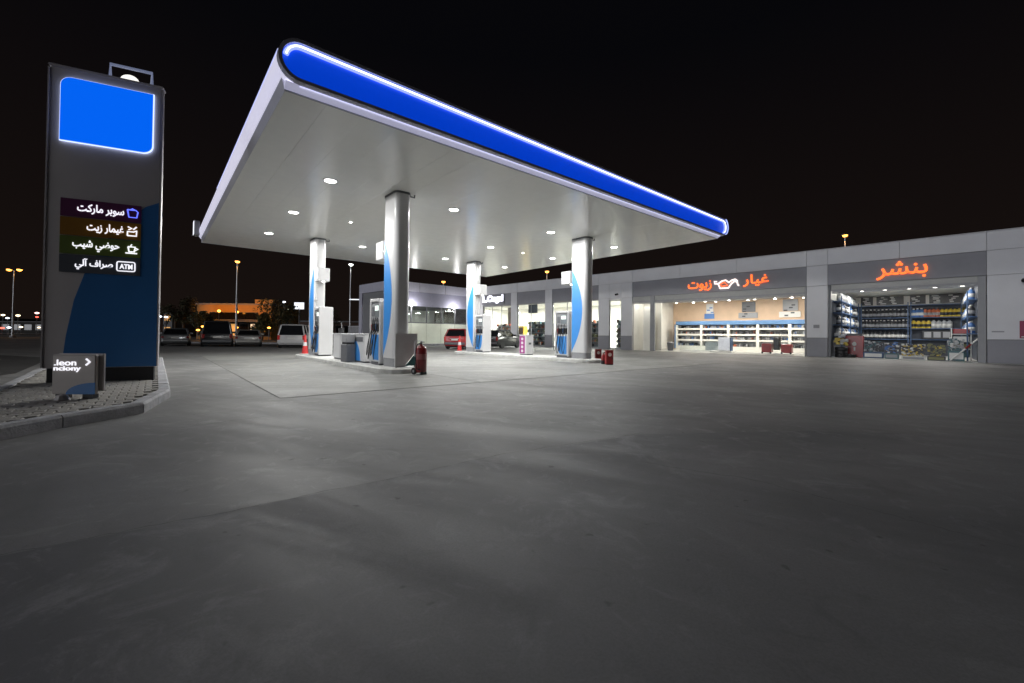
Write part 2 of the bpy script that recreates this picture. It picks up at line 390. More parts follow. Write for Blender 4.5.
for i in range(-20, 70):
    for j in range(-80, 90):
        c0 = CP((j + (i % 2) * .5) * S - 2, i * S - 4)
        if inside((c0.x, c0.y), inset(ISL, 0.20)): pv.append((c0.length, c0))
pv.sort(key=lambda t: t[0])
pme = MB().box(-S / 2 + .004, S / 2 - .004, -S / 2 + .004, S / 2 - .004, -.03, 0.0, c=.012).mesh('paver', M_paver)
rest = MB()
for k, (d, c0) in enumerate(pv):
    z = 0.146 + random.uniform(-.002, .002)
    if k < 295:
        o = link('paver', pme, isl); o.location = (c0.x, c0.y, z); o.rotation_euler = (random.uniform(-.012, .012), random.uniform(-.012, .012), CA)
    else:
        M4 = Matrix.Translation((c0.x, c0.y, z)) @ Matrix.Rotation(CA, 4, 'Z'); h = S / 2 - .004
        rest.add([M4 @ Vector(p) for p in [(-h, -h, 0), (h, -h, 0), (h, h, 0), (-h, h, 0), (-h, -h, -.02), (h, -h, -.02), (h, h, -.02), (-h, h, -.02)]],
                 [(0, 1, 2, 3), (0, 4, 5, 1), (1, 5, 6, 2), (2, 6, 7, 3), (3, 7, 4, 0)])
if rest.v: rest.build('far_pavers', M_paver, isl, kind='stuff')

# ================================================================== CANOPY
can = thing('fuel_canopy', 'large flat white petrol station canopy with glowing blue front fascia and rounded edges', 'canopy', CN, CA)
Z0, Z1 = 5.52, 6.24; RR = (Z1 - Z0) / 2; SL = 0.20
def stadium(off=0.0, n=14):
    r = RR - off; zc = (Z0 + Z1) / 2; out = []
    for i in range(n + 1):
        t = R(-90 + 180 * i / n); out.append((CU + r * math.cos(t), zc + r * math.sin(t)))
    for i in range(n + 1):
        t = R(90 + 180 * i / n); out.append((SL + r * math.cos(t), zc + r * math.sin(t)))
    return out
MB().ex_y(stadium(0.02), -0.14, CV + .3).build('roof_body', M_canw, can, smooth=True)
def ring(a, b_, y0, y1):
    m = MB(); k = len(a); A = [(x, y0, z) for x, z in a] + [(x, y0, z) for x, z in b_] + [(x, y1, z) for x, z in a] + [(x, y1, z) for x, z in b_]; fs = []
    for i in range(k):
        j = (i + 1) % k; fs += [(i, j, k + j, k + i), (2 * k + i, 3 * k + i, 3 * k + j, 2 * k + j), (i, 2 * k + i, 2 * k + j, j), (k + i, k + j, 3 * k + j, 3 * k + i)]
    return m.add(A, fs)
ring(stadium(-0.012), stadium(0.05), -0.27, -0.14).build('fascia_rim', M_rim, can, smooth=True)
MB().ex_y(stadium(0.052), -0.19, -0.145).build('fascia_panel', E_blue, can)
zc = (Z0 + Z1) / 2
led = [(SL + (RR - .11) * math.cos(R(t)), -0.225, zc + (RR - .11) * math.sin(R(t))) for t in range(170, 89, -10)] + \
      [(CU + (RR - .11) * math.cos(R(t)), -0.225, zc + (RR - .11) * math.sin(R(t))) for t in range(90, -80, -10)]
MB().tube(led, 0.045, 8).build('led_strip', E_led, can, smooth=True)
MB().tube([(x, y - .036, z) for x, y, z in led], .016, 6).build('led_core', E_core, can, smooth=True)
led2 = [(CU + (RR - .02) * math.cos(R(t)), -0.32, zc + (RR - .02) * math.sin(R(t))) for t in range(70, -80, -10)]
MB().tube(led2, 0.022, 8).build('led_strip', E_led, can, smooth=True)
# sloped soffit trim round the ceiling
for nm, a, b_ in (('soffit_trim', (-.05, CU + .05, -.28), None),):
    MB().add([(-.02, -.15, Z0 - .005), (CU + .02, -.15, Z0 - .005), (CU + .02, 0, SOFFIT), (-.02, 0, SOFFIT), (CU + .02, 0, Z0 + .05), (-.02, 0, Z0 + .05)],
             [(0, 1, 2, 3), (3, 2, 4, 5), (0, 5, 4, 1), (0, 3, 5), (1, 4, 2)]).build('glow_soffit_trim', emis('trim_glow', (.62, .62, .88), .26, base=(.8, .8, .85)), can)  # glow put into the trim's colour, standing for light that falls on it
    MB().box(-.02, CU + .02, -.015, 0.012, SOFFIT - .012, SOFFIT + .03).build('soffit_bead', M_rim, can)
    for x0, x1 in ((CU, CU + .05),):
        MB().box(x0, x1, .013, CV, SOFFIT, Z0 + .06).build('soffit_trim', M_canw, can)
    MB().box(-.05, CU + .05, CV, CV + .06, SOFFIT - .01, Z0 + .06).build('soffit_trim', M_canw, can)
MB().ex_y([(.0, SOFFIT), (.0, SOFFIT + .05), (SL, Z0 + .1), (SL - RR * .75, Z0 + .14)], .013, CV).build('soffit_trim', M_canw, can)
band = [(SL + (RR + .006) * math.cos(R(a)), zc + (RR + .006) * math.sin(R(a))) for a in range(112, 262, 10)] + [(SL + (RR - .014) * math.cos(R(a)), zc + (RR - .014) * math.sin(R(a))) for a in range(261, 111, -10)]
MB().ex_y(band, -.13, CV + .28).build('painted_glow_band', emis('edge_glow', (.70, .68, .86), .42, base=(.8, .8, .86)), can, smooth=True)  # bright wash on the left edge, painted as a glowing shell
E_edge = emis('streak_glow', (0.55, 0.6, 1.0), 0.42)
MB().tube([(SL + (RR + .012) * math.cos(R(158)), -.12, zc + (RR + .012) * math.sin(R(158))), (SL + (RR + .012) * math.cos(R(158)), CV * .55, zc + (RR + .012) * math.sin(R(158)))], .012, 6).build('highlight_streak', E_edge, can)  # glowing line that paints the highlight streak along the rounded edge
MB().tube([(SL, -.135, Z0 - .028), (CU, -.135, Z0 - .028)], .010, 6).build('under_rim_light', emis('under_led', (.72, .74, 1.0), .5), can)
NP = 24
for i in range(NP):     # ceiling planks running away from the front
    a0, a1 = CU * i / NP, CU * (i + 1) / NP
    dz = random.uniform(-.0006, .0006)
    B('soffit_panel', M_soff, can, a0 + .0005, a1 - .0005, .016, CV - .004, SOFFIT + dz, SOFFIT + .05, c=.0012)
MB().box(0.003, CU - .003, .02, CV - .006, SOFFIT + .06, SOFFIT + .08).build('soffit_backing', M_soff, can)
# recessed round downlights: rows run away from the lit front
rows = [2.0, 6.05, 10.75, 15.05]; cols = [4.05, 8.15, 12.35]
rn = ['first', 'second', 'third', 'fourth']; cn = ['nearest', 'middle', 'farthest']
proto = None
for i, u in enumerate(rows):
    for j, v in enumerate(cols):
        if proto is None:
            proto = thing('canopy_downlight', '', 'downlight')
            m = MB(); m.lathe([(.20, 0), (.20, -.012), (.165, -.016), (.16, -.004)], 24); m.build('trim_ring', M_white, proto, smooth=True)
            MB().lathe([(.0, -.034), (.06, -.032), (.11, -.026), (.14, -.018), (.15, -.006)], 24).build('lens', E_lens, proto, smooth=True); o = proto
        else: o = copy_tree(proto)
        o.location = CP(u, v, SOFFIT - .003); o.rotation_euler = (0, 0, CA)
        tag(o, f'lit round downlight in canopy ceiling, {rn[i]} row from the left edge, {cn[j]} of its three', 'downlight', 'canopy downlights')
        lamp('downlight_lamp', 'SPOT', CAN_W, CP(u, v, SOFFIT - .10), (1.0, 0.995, 0.965), 0.10, spot=160); lamp('downlight_wide', 'SPOT', (180.0 if i == 3 else 95.0 if i == 2 else 50.0, 165.0, 215.0)[j], CP(u, v, SOFFIT - .12), (1.0, 0.995, 0.965), 0.10, spot=178, blend=.04)
for u, v, w in ((3.98, 8.1, 'left'), (12.82, 8.1, 'right')):
    t = thing('emergency_light', f'tiny round lit ceiling light midway between the two columns of the {w} pump island', 'ceiling light', CP(u, v, SOFFIT - .003), CA, 'small canopy ceiling lights')
    MB().lathe([(.09, 0), (.09, -.012), (.06, -.014)], 18).build('trim_ring', M_white, t); MB().lathe([(.055, -.018), (.055, -.0145)], 18).build('lens', E_small, t)
# illuminated end badge on the far left edge of the canopy
bt = thing('edge_sign', 'small lit white box sign on the far left edge of the canopy', 'sign', CP(-.26, CV - .35, 6.0), CA)
B('sign_case', M_grey, bt, -.10, .12, -.06, .4, -.34, .34, c=.03); B('lit_face', E_white, bt, -.115, -.102, -.04, .38, -.31, .31)
B('bracket', M_grey, bt, .12, .16, .1, .3, -.1, .05)

# ================================================================== COLUMNS
PW, PD, PR = 0.50, 0.92, 0.17
prof = rrect(PW, PD, PR, 8)
def perim():
    pts = prof + [prof[0]]; acc = [0]
    for a, b_ in zip(pts[:-1], pts[1:]): acc.append(acc[-1] + math.dist(a, b_))
    return pts, acc
PTS, ACC = perim(); PLEN = ACC[-1]
def on_prof(s, off=0.0):
    s %= PLEN
    for i in range(len(ACC) - 1):
        if ACC[i] <= s <= ACC[i + 1] + 1e-9:
            t = (s - ACC[i]) / max(1e-9, ACC[i + 1] - ACC[i]); a, b_ = PTS[i], PTS[i + 1]; x, y = a[0] + (b_[0] - a[0]) * t, a[1] + (b_[1] - a[1]) * t
            ny, nx = -(b_[0] - a[0]), (b_[1] - a[1]); L = math.hypot(nx, ny); return (x + nx / L * off, y + ny / L * off)
def find_s(x, y): return min((math.dist(on_prof(k * PLEN / 400), (x, y)), k * PLEN / 400) for k in range(400))[1]
def column(u, v, label, pump_side):
    t = thing('canopy_column', label, 'column', CP(u, v, 0), CA, 'canopy columns')
    zb = 0.15
    MB().ex_z([(x * .96, y * .96) for x, y in prof], zb, zb + .26).build('plinth', M_grey, t, smooth=True)
    MB().ex_z(prof, zb + .262, SOFFIT - .06).build('shaft', M_white, t, smooth=True)
    MB().ex_z([(x * 1.06, y * 1.05) for x, y in prof], SOFFIT - .06, SOFFIT - .002).build('collar', M_dgrey, t, smooth=True)
    MB().tube([(PW / 2, -PD / 2 + .1, SOFFIT - .08), (PW / 2 + .14, -PD / 2 + .1, SOFFIT - .08), (PW / 2 + .14, -PD / 2 + .1, SOFFIT - .003)], .022).build('conduit', M_dgrey, t)
    for sx in (-1, 1):      # blue lens-shaped livery, straight edge towards the pump
        s0 = find_s(sx * PW / 2, pump_side * (PD / 2 - .10)); s1 = find_s(sx * PW / 2, 0)
        dr = 1 if ((s1 - s0) % PLEN) < PLEN / 2 else -1
        g = MB(); rowsz, colsn = 40, 8; za, zb2 = .42, 4.05; vs = []
        for i in range(rowsz + 1):
            q = i / rowsz; w = .60 * max(0.004, 1 - (2 * q - 1) ** 2)
            for k in range(colsn + 1):
                p = on_prof(s0 + dr * w * k / colsn, .004); vs.append((p[0], p[1], za + (zb2 - za) * q))
        g.add(vs, [(i * (colsn + 1) + k, i * (colsn + 1) + k + 1, (i + 1) * (colsn + 1) + k + 1, (i + 1) * (colsn + 1) + k) for i in range(rowsz) for k in range(colsn)])
        g.build('blue_livery', M_blue, t, smooth=True)
    return t
UA, UB, VN, VF = 3.96, 12.62, 3.96, 12.25
column(UA, VN, 'thick white canopy column nearest the camera, with blue crescent and grey panel at its foot', 1)
column(UA, VF, 'white canopy column at the far end of the left pump island, beside the red cone', -1)
column(UB, VN, 'white canopy column with large blue crescent, right of all, beside the two red fire points', 1)
column(UB, VF, 'white canopy column standing in front of the parked red car', -1)

# ================================================================== PUMP ISLANDS
def cap_poly(w, L, n=8):
    r = w / 2; out = []
    for i in range(n + 1):
        t = R(180 * i / n); out.append((r * math.cos(t), L / 2 - r + r * math.sin(t)))
    for i in range(n + 1):
        t = R(180 + 180 * i / n); out.append((r * math.cos(t), -L / 2 + r + r * math.sin(t)))
    return out
M_islw = mat('island_concrete', (0.55, 0.55, 0.53), 0.7, var=0.15, scale=4, bump=0.3, bscale=40)
def island(u, label):
    t = thing('pump_island', label, 'kerb island', CP(u, 8.3, 0), CA, 'raised pump islands')
    P = cap_poly(1.36, 10.7); P2 = [(x * .965, y * .996) for x, y in P]
    MB().loft([[(x, y, .0) for x, y in P], [(x, y, .125) for x, y in P], [(x, y, .15) for x, y in P2]]).build('kerb', M_islw, t)
    P3 = [(x * .80, y * .972) for x, y in P]
    MB().ex_z(P3, .1505, .156).build('top_slab', mat('island_top', (0.46, 0.46, 0.45), .6, var=.15, scale=3), t)
    return t
island(UA, 'low raised concrete pump island on the left, under the two left canopy columns')
island(UB, 'low raised concrete pump island on the right, under the two right canopy columns')

def pump(u, v, label, face):
    """dispenser; wide faces look along +-u, 'face' = side (+-1 along v) carrying the tall blank end panel"""
    t = thing('fuel_pump', label, 'fuel pump', CP(u, v, .156), CA, 'fuel pumps'); w, d = .27, .34
    B('plinth', M_dgrey, t, -w * .9, w * .9, -d * .95, d * .95, 0, .1)
    B('cabinet', M_white, t, -w, w, -d, d, .1, 1.02, c=.02)
    for s in (-1, 1): B('end_panel', M_white, t, -w - .02, w + .02, s * d, s * (d + .07), .05, 2.12 if s == face else 2.02, c=.02)
    B('display_head', M_grey, t, -w + .02, w - .02, -d + .003, d - .003, 1.42, 2.0, c=.02)
    B('top_cap', M_white, t, -w - .02, w + .02, -d, d, 2.0, 2.1, c=.02)
    B('nozzle_bay', M_white, t, -w + .1, w - .1, -d + .002, d - .002, 1.022, 1.42)
    for sx in (-1, 1):
        X = sx * (w - .018); p = B('screen', M_screen, t, X, X + sx * .008, -.27, .07, 1.52, 1.92, c=.003)
        B('readout', emis('pump_readout', (.75, .85, .8), .5), p, X + sx * .009, X + sx * .014, -.24, .04, 1.72, 1.88)
        B('keypad', M_dgrey, t, X, X + sx * .015, .11, .28, 1.56, 1.84)
        # blue lower livery with rounded outline
        g = MB(); P = [(-.30, .16), (.05, .16)] + [(.05 + .24 * math.sin(R(a)), .16 + .72 * (1 - math.cos(R(a)))) for a in range(10, 91, 10)] + [(.29, .96), (-.30, .96)]
        g.prism(P, lambda a, b_: (sx * (w + .001), a * face, b_), lambda a, b_: (sx * (w + .009), a * face, b_)).build('blue_livery', M_blue, t)
        for k, y in enumerate((-.25, -.085, .085, .25)):
            x = sx * (w - .10)
            hst = B('nozzle_holster', M_black, t, x, x + sx * .06, y - .05, y + .05, 1.06, 1.32, c=.01)
            n = MB(); n.tube([(x + sx * .07, y, 1.30), (x + sx * .11, y, 1.27), (x + sx * .10, y, 1.14), (x + sx * .05, y, 1.08)], .026, 6); n.build('nozzle', (M_black, M_shblue, M_black, M_red)[k], t)
            dy = random.uniform(-.05, .05)
            h = [(x + sx * .10, y, 1.13), (x + sx * .17, y + dy, .9), (x + sx * .24, y + dy, .45 + .1 * (k % 2)), (x + sx * .22, y + .1 + dy, .18 + .12 * (k % 2)), (x + sx * .15, y + .2, .42), (x + sx * .125, y + .16, .85), (x + sx * .09, y + .10, 1.5)]
            MB().tube(smooth_path(h, 6), .013, 6).build('hose', M_black, t, smooth=True)
    return t
def smooth_path(P, k=6):
    P = [Vector(p) for p in P]; out = []
    for i in range(len(P) - 1):
        a, b_, c_, d = P[max(0, i - 1)], P[i], P[i + 1], P[min(len(P) - 1, i + 2)]
        for j in range(k):
            t = j / k; out.append(.5 * ((2 * b_) + (c_ - a) * t + (2 * a - 5 * b_ + 4 * c_ - d) * t * t + (3 * b_ - a - 3 * c_ + d) * t ** 3))
    return out + [P[-1]]
pump(UA, VN + .93, 'white and blue fuel pump with hanging black hoses, behind the nearest column', 1)
pump(UA, VF - 1.0, 'fuel pump with tall blank white end panel on the left pump island', -1)
pump(UB, VN + .93, 'white fuel pump with blue lower panel, left of the rightmost canopy column', 1)
pump(UB, VF - 1.0, 'fuel pump with blank white end panel, in front of the dark parked car', -1)

def number_box(u, v, zlow, s, label):
    t = thing('pump_number_box', label, 'sign box', CP(u, v, zlow), CA, 'square boxes on the canopy columns')
    B('case', mat('box_white', (.62, .62, .63), .4, var=.05), t, -.24, .24, -.27, .27, 0, .58, c=.02)
    B('bracket', M_grey, t, -.05, .05, -s * .44, -s * .272, .2, .38)
    MB().lathe([(.05, 0), (.05, -.03), (.03, -.04)], 10, (0.0, -.15)).build('spot_lens', E_small, t)
    B('face_plate', mat('box_face', (.7, .72, .75), .3), t, -.247, -.2405, -.2, .2, .09, .5)
number_box(UA, VN + .75, 3.48, 1, 'square white box high on the left side of the nearest canopy column')
number_box(UA, VF - .75, 3.42, -1, 'square white box high on the far left canopy column, right side')
number_box(UB, VN + .75, 3.45, 1, 'square white box high on the left side of the rightmost canopy column')
number_box(UB, VF - .75, 3.42, -1, 'square white box high on the column in front of the red car')
for u, v, s in ((UA, VF - .47, 'far left canopy column'),):
    t = thing('security_camera', f'small white dome camera on the {s} above the pump', 'camera', CP(u - .2, v, 2.62), CA)
    MB().lathe([(.06, .08), (.07, .0), (.05, -.06), (.02, -.08)], 12).build('dome', M_white, t, smooth=True); B('arm', M_white, t, -.02, .02, 0, .1, .05, .08)

# service cabinet, bin and bucket between the left pumps
t = thing('service_cabinet', 'low white service cabinet with blue quarter circle between the two left pumps', 'cabinet', CP(UA, 7.3, .156), CA)
B('body', M_white, t, -.3, .3, -1.6, 1.6, .05, .95, c=.02); B('plinth', M_dgrey, t, -.27, .27, -1.55, 1.55, 0, .05); B('lid', M_white, t, -.32, .32, -1.62, 1.62, .951, .99, c=.01)
g = MB(); P = [(-.46, .06)] + [(-.46 - .80 * math.cos(R(a)), .06 + .78 * math.sin(R(a))) for a in range(0, 91, 9)]
g.prism(P, lambda a, b_: (-.3005, a, b_), lambda a, b_: (-.308, a, b_)).build('blue_livery', M_blue, t)
B('vent_grille', M_grey, t, -.308, -.3005, -1.5, -.8, .72, .88)
for k in range(6): B('slat', M_dgrey, t, -.314, -.3085, -1.48, -.82, .73 + k * .025, .742 + k * .025)
B('door_seam', M_dgrey, t, -.306, -.3005, .78, .795, .08, .92)
t = thing('litter_bin', 'dark grey square litter bin in front of the white service cabinet', 'bin', CP(UA - .50, 6.68, .15), CA)
B('body', M_dgrey, t, -.15, .17, -.28, .28, 0, .62, c=.02); B('hood', M_grey, t, -.14, .16, -.26, .26, .68, .98, c=.02); B('inner_liner', M_black, t, -.12, .14, -.24, .24, .6, .72)
t = thing('window_bucket', 'small black bucket with squeegee on top of the white service cabinet', 'bucket', CP(UA - .1, 8.6, 1.148), CA)
MB().lathe([(.09, 0), (.12, .2), (.125, .2), (.1, .19), (.09, .02)], 12).build('bucket', M_black, t); MB().tube([(.02, 0, .02), (.05, .12, .45)], .012).build('squeegee_handle', M_grey, t); B('squeegee_head', M_black, t, -.1, .14, .1, .14, .43, .47)
# small white cabinet with purple strip on the right island
t = thing('payment_cabinet', 'small white cabinet with purple stripe on the right pump island', 'cabinet', CP(UB, 7.55, .156), CA)
B('body', M_white, t, -.25, .25, -.26, .26, .04, .98, c=.02); B('plinth', M_dgrey, t, -.22, .22, -.24, .24, 0, .04)
B('purple_panel', mat('purple_panel', (.33, .03, .22), .4), t, -.258, -.2505, -.16, .22, .08, .94)
for k in range(4): MB().ex_x(rrect(.16, .13, .04, 4, .03, .2 + k * .2), -.262, -.2585).build('white_icon', M_white, t)
B('dark_mark', M_dgrey, t, -.08, .08, -.266, -.2605, .52, .62); B('lid', M_white, t, -.27, .27, -.28, .28, .981, 1.01, c=.01)
# grey angled panel at the foot of the nearest column
t = thing('grey_panel', 'grey panel with cut lower corner at the foot of the nearest column', 'panel', CP(UA + .12, VN - .62, .156), CA)
MB().ex_y([(-.42, .02), (-.42, 1.0), (.28, 1.0), (.28, .5), (-.12, .06)], -.02, .02).build('plate', mat('panel_grey', (.58, .58, .59), .45, var=.08, scale=3), t)
MB().add([(-.10, .0, .06), (.28, .0, .48), (.28, .0, .12)], [(0, 1, 2)]); MB().ex_y([(-.08, .05), (.28, .46), (.28, .05)], -.01, .012).build('teal_gusset', mat('teal', (.04, .16, .17), .5), t)
for x in (-.36, .24): B('leg', M_dgrey, t, x - .02, x + .02, .021, .06, 0, .9)

# ================================================================== FIRE POINTS, CONES
def trolley(loc, rz, label, s=1.0, m=None):
    t = thing('fire_extinguisher', label, 'fire extinguisher', loc, rz, 'red fire extinguishers'); t.scale = (s, s, s); m = m or M_dred
    MB().lathe([(.02, .06), (.14, .07), (.165, .11), (.165, .70), (.15, .77), (.09, .82), (.045, .84), (.04, .88), (.0, .88)], 18).build('tank', m, t, smooth=True)
    MB().lathe([(.168, .44), (.168, .60)], 18).build('label_band', mat('ext_label', (.34, .12, .12), .4), t, smooth=True)
    MB().tube(smooth_path([(-.12, .12, .5), (-.12, .14, .86), (-.11, .12, .96), (.11, .12, .96), (.12, .14, .86), (.12, .12, .5)], 4), .014).build('handle', M_steel, t)
    MB().cyl((0, 0, .86), (0, 0, .93), .035).build('valve', M_steel, t); MB().box(-.03, .03, -.12, .0, .93, .95).build('lever', M_black, t)
    MB().tube(smooth_path([(0, -.03, .9), (-.18, -.05, .86), (-.23, -.06, .55), (-.2, -.08, .2), (-.12, -.15, .16)], 5), .016).build('hose', M_black, t, smooth=True)
    for x in (-.17, .17):
        w = MB().cyl((x - .025, .1, .1), (x + .025, .1, .1), .1, n=16).build('wheel', M_black, t); MB().cyl((x - .03, .1, .1), (x + .03, .1, .1), .04, n=10).build('hub', M_grey, w)
    B('foot', M_black, t, -.1, .1, -.14, -.08, 0, .09); return t
trolley(at_z(420.8, 374.5), CA + R(8), 'large dark red wheeled fire extinguisher beside the nearest canopy column', .98)
def fire_box(loc, rz, label, s):
    t = thing('fire_box', label, 'fire box', loc, rz, 'red fire boxes'); t.scale = (s, s, s)
    B('case', M_red, t, -.22, .22, -.16, .16, .05, .86, c=.02); B('foot', M_black, t, -.2, .2, -.14, .14, 0, .05)
    MB().ex_y([(.11 * math.cos(R(a)), .62 + .11 * math.sin(R(a))) for a in range(0, 360, 20)], -.17, -.161).build('round_emblem', mat('emblem', (.75, .6, .55), .5), t)
    B('hatch_seam', M_dred, t, -.19, .19, -.166, -.161, .42, .435); B('handle', M_black, t, .13, .17, -.19, -.161, .35, .47); B('lid', M_red, t, -.24, .24, -.18, .18, .861, .89, c=.01)
    return t
fire_box(at_z(609, 364.8), CA - R(36), 'red fire box with round emblem at the near end of the right island', .66)
fire_box(at_z(598, 361.2), CA - R(40), 'smaller red fire box close to the foot of the rightmost column', .62)
tr = thing('hand_extinguisher', 'small black and red hand extinguisher beside the red box with emblem', 'fire extinguisher', at_z(603.2, 364.2), CA)
MB().lathe([(.07, 0), (.08, .02), (.08, .32), (.05, .38), (.02, .42), (.02, .46)], 14).build('tank', M_red, tr, smooth=True); MB().lathe([(.083, .0), (.083, .16)], 14).build('black_sleeve', M_black, tr); MB().tube(smooth_path([(0, 0, .45), (.1, 0, .46), (.11, 0, .2)], 4), .012).build('hose', M_black, tr)
def cone(loc, label, h):
    t = thing('traffic_cone', label, 'traffic cone', loc, CA, 'red and white cones'); M_or = mat('cone_red', (.55, .03, .03), .5, var=.1)
    B('base', M_or, t, -.22, .22, -.22, .22, 0, .05, c=.015)
    for k, (a, b_, mm, nm) in enumerate(((.05, .44, M_or, 'lower_body'), (.44, .62, M_white, 'reflective_band'), (.62, 1.0, M_or, 'tip'))):
        MB().lathe([(.17 - .14 * a, a * h), (.17 - .14 * b_, b_ * h)], 16).build(nm, mm, t, smooth=True)
cone(at_z(305, 354.6), 'red and white traffic cone at the far end of the left pump island', 1.05)
cone(at_z(459.5, 352.3), 'red and white traffic cone in front of the parked red car', 1.05)
# ================================================================== PRICE / SERVICE PYLON
PL = at_y(45, 225, 8.0); PQ = at_y(160, 230, 8.78); pw = math.hypot(PQ.x - PL.x, PQ.y - PL.y); pa = math.atan2(PQ.y - PL.y, PQ.x - PL.x)
PX, PYN = Vector((math.cos(pa), math.sin(pa), 0)), Vector((math.sin(pa), -math.cos(pa), 0))   # along face, out of face
def PF(px, py, out=0.0):
    o = Vector((0, 0, CAM_H)); d = ray(px, py); b0 = PL + PYN * out; t = (b0 - o).dot(PYN) / d.dot(PYN); p = o + d * t; return (p - PL).dot(PX), p.z
PT = at_y(52, 65, 8.0).z
py_ = thing('price_pylon', 'tall grey and blue roadside sign pylon with glowing blue panel and service list', 'pylon sign', (PL.x, PL.y, 0), pa)
M_pyl = mat('pylon_grey', (.50, .47, .47), .4, var=.05, scale=1.0, coat=.2)
prf = rrect(pw, .17, .04, 4, pw / 2, .085)
MB().ex_z(prf, .42, PT).build('body', M_pyl, py_, smooth=True)
B('plinth', M_black, py_, .06, pw - .06, .03, .14, .13, .42)
MB().ex_y(rrect(pw + .02, .05, .02, 3, pw / 2, PT + .026), -.01, .18).build('top_cap', M_pyl, py_)
# blue curved field
cv = [PF(159, 203), PF(146, 207), PF(125, 221), PF(105, 242), PF(86, 270), PF(74, 300), PF(66, 335), PF(61, 372)]
zb_ = .43; P = [(min(x, pw - .012), z) for x, z in cv]; P[-1] = (P[-1][0], zb_); P = P + [(pw - .012, zb_)]
MB().ex_y(P, -.006, -.0008).build('blue_field', M_dblue, py_)
for s in (0, 1): B('corner_trim', M_pyl, py_, -.012 + s * (pw + .002), .008 + s * (pw + .004), -.012, .02, .43, PT - .02)
# halo-lit blue screen
q = [PF(63, 78), PF(155, 96), PF(152, 155), PF(61, 140)]
x0, x1, z1, z0 = (q[0][0] + q[3][0]) / 2, (q[1][0] + q[2][0]) / 2, (q[0][1] + q[1][1]) / 2, (q[2][1] + q[3][1]) / 2
sc_p = rrect(x1 - x0, z1 - z0, .16, 6, (x0 + x1) / 2, (z0 + z1) / 2, (0, 1, 0, 1))
sc_h = rrect(x1 - x0 + .03, z1 - z0 + .03, .165, 6, (x0 + x1) / 2, (z0 + z1) / 2, (0, 1, 0, 1))
scr = MB().ex_y(sc_p, -.075, -.05).build('blue_screen', E_pblue, py_)
MB().ex_y(sc_h, -.048, -.028).build('halo_strip', E_halo, scr)
# service list strips
rows_px = [((60, 196), (141, 207)), ((60, 214.3), (141, 222)), ((60, 234.8), (141, 240.8)), ((60, 254.5), (141, 259.2)), ((60, 273.6), (141, 275))]
zs = [sum(PF(*p)[1] for p in r) / 2 for r in rows_px]; xs0 = PF(60, 235)[0]; xs1 = PF(141, 240)[0]
# even rows between first and last
zs = [zs[0] + (zs[4] - zs[0]) * k / 4 for k in range(5)]
cols_ = [(.13, .03, .10), (.30, .14, .02), (.13, .18, .04), (.10, .11, .13)]
names_ = ['سوبر ماركت', 'غيمار زيت', 'حوضي شيب', 'صراف آلي']
tx = [(77, 124), (87, 124), (73, 120), (76, 114)]; hz = [.20, .20, .22, .22]
for k in range(4):
    zt, zl = zs[k], zs[k + 1]
    st = B('service_strip', mat(f'strip_tone_{"abcd"[k]}', cols_[k], .35), py_, xs0, xs1, -.016, -.0065, zl + .006, zt - .006)
    zm = (zt + zl) / 2; a = PF(tx[k][0], 235)[0]; b_ = PF(tx[k][1], 235)[0]
    text('service_name', arabic(names_[k]), E_txt, st, w=b_ - a, h=hz[k], loc=((a + b_) / 2, -.022, zm), bold=.02, depth=.004)
    ic = MB(); cx = PF(132.5, 238)[0]; r = .075
    if k == 0:
        ic.tube([(cx + x * r * 1.1, -.024, zm + z * r) for x, z in ((-1, 1), (.6, 1), (1, .5), (.8, -1), (-.7, -1), (-1, 1))], .012, 5); ic.tube([(cx - r * .5, -.024, zm + r * 1.0), (cx, -.024, zm + r * 1.35), (cx + r * .5, -.024, zm + r * 1.0)], .010, 5)
        ic.build('basket_icon', emis('icon_blue', (.12, .16, .95), .9), st)
    elif k == 1:
        ic.tube([(cx - r, -.024, zm - r * 1.2), (cx + r * .9, -.024, zm - r * 1.2), (cx + r * .9, -.024, zm + r * .3), (cx + r * .3, -.024, zm - r * .1), (cx - r, -.024, zm - r * .1), (cx - r, -.024, zm - r * 1.2)], .014, 5)
        ic.tube([(cx - r * .9, -.024, zm + r * 1.2), (cx - r * .1, -.024, zm + r * .8), (cx - r * .8, -.024, zm + r * .4)], .013, 5); ic.tube([(cx + r * .2, -.024, zm + r * .5), (cx + r * .9, -.024, zm + r * 1.3)], .013, 5); ic.build('oil_can_icon', E_txt, st)
    elif k == 2:
        ic.tube([(cx - r * 1.3, -.024, zm - r * 1.1), (cx + r * 1.1, -.024, zm - r * 1.1)], .014, 5)
        ic.tube([(cx - r * .8, -.024, zm + r * .6), (cx - r * .6, -.024, zm - r * .7), (cx + r * .5, -.024, zm - r * .7), (cx + r * .7, -.024, zm + r * .6), (cx - r * .8, -.024, zm + r * .6)], .014, 5)
        ic.tube([(cx + r * .7, -.024, zm + r * .4), (cx + r * 1.3, -.024, zm + r * .1), (cx + r * .6, -.024, zm - r * .4)], .012, 5); ic.tube([(cx - r * .3, -.024, zm + r * .8), (cx, -.024, zm + r * 1.3)], .010, 5); ic.build('cup_icon', E_txt, st)
    else:
        a, b_ = PF(118, 238)[0], PF(136, 238)[0]; P = rrect(b_ - a, .185, .03, 3, (a + b_) / 2, zm); ic.tube([(x, -.024, z) for x, z in P], .011, 5, closed=True); ic.build('machine_frame_icon', E_txt, st)
        text('machine_letters', 'ATM', E_txt, st, w=(b_ - a) * .72, h=.10, loc=((a + b_) / 2, -.022, zm), bold=.03, depth=.004)
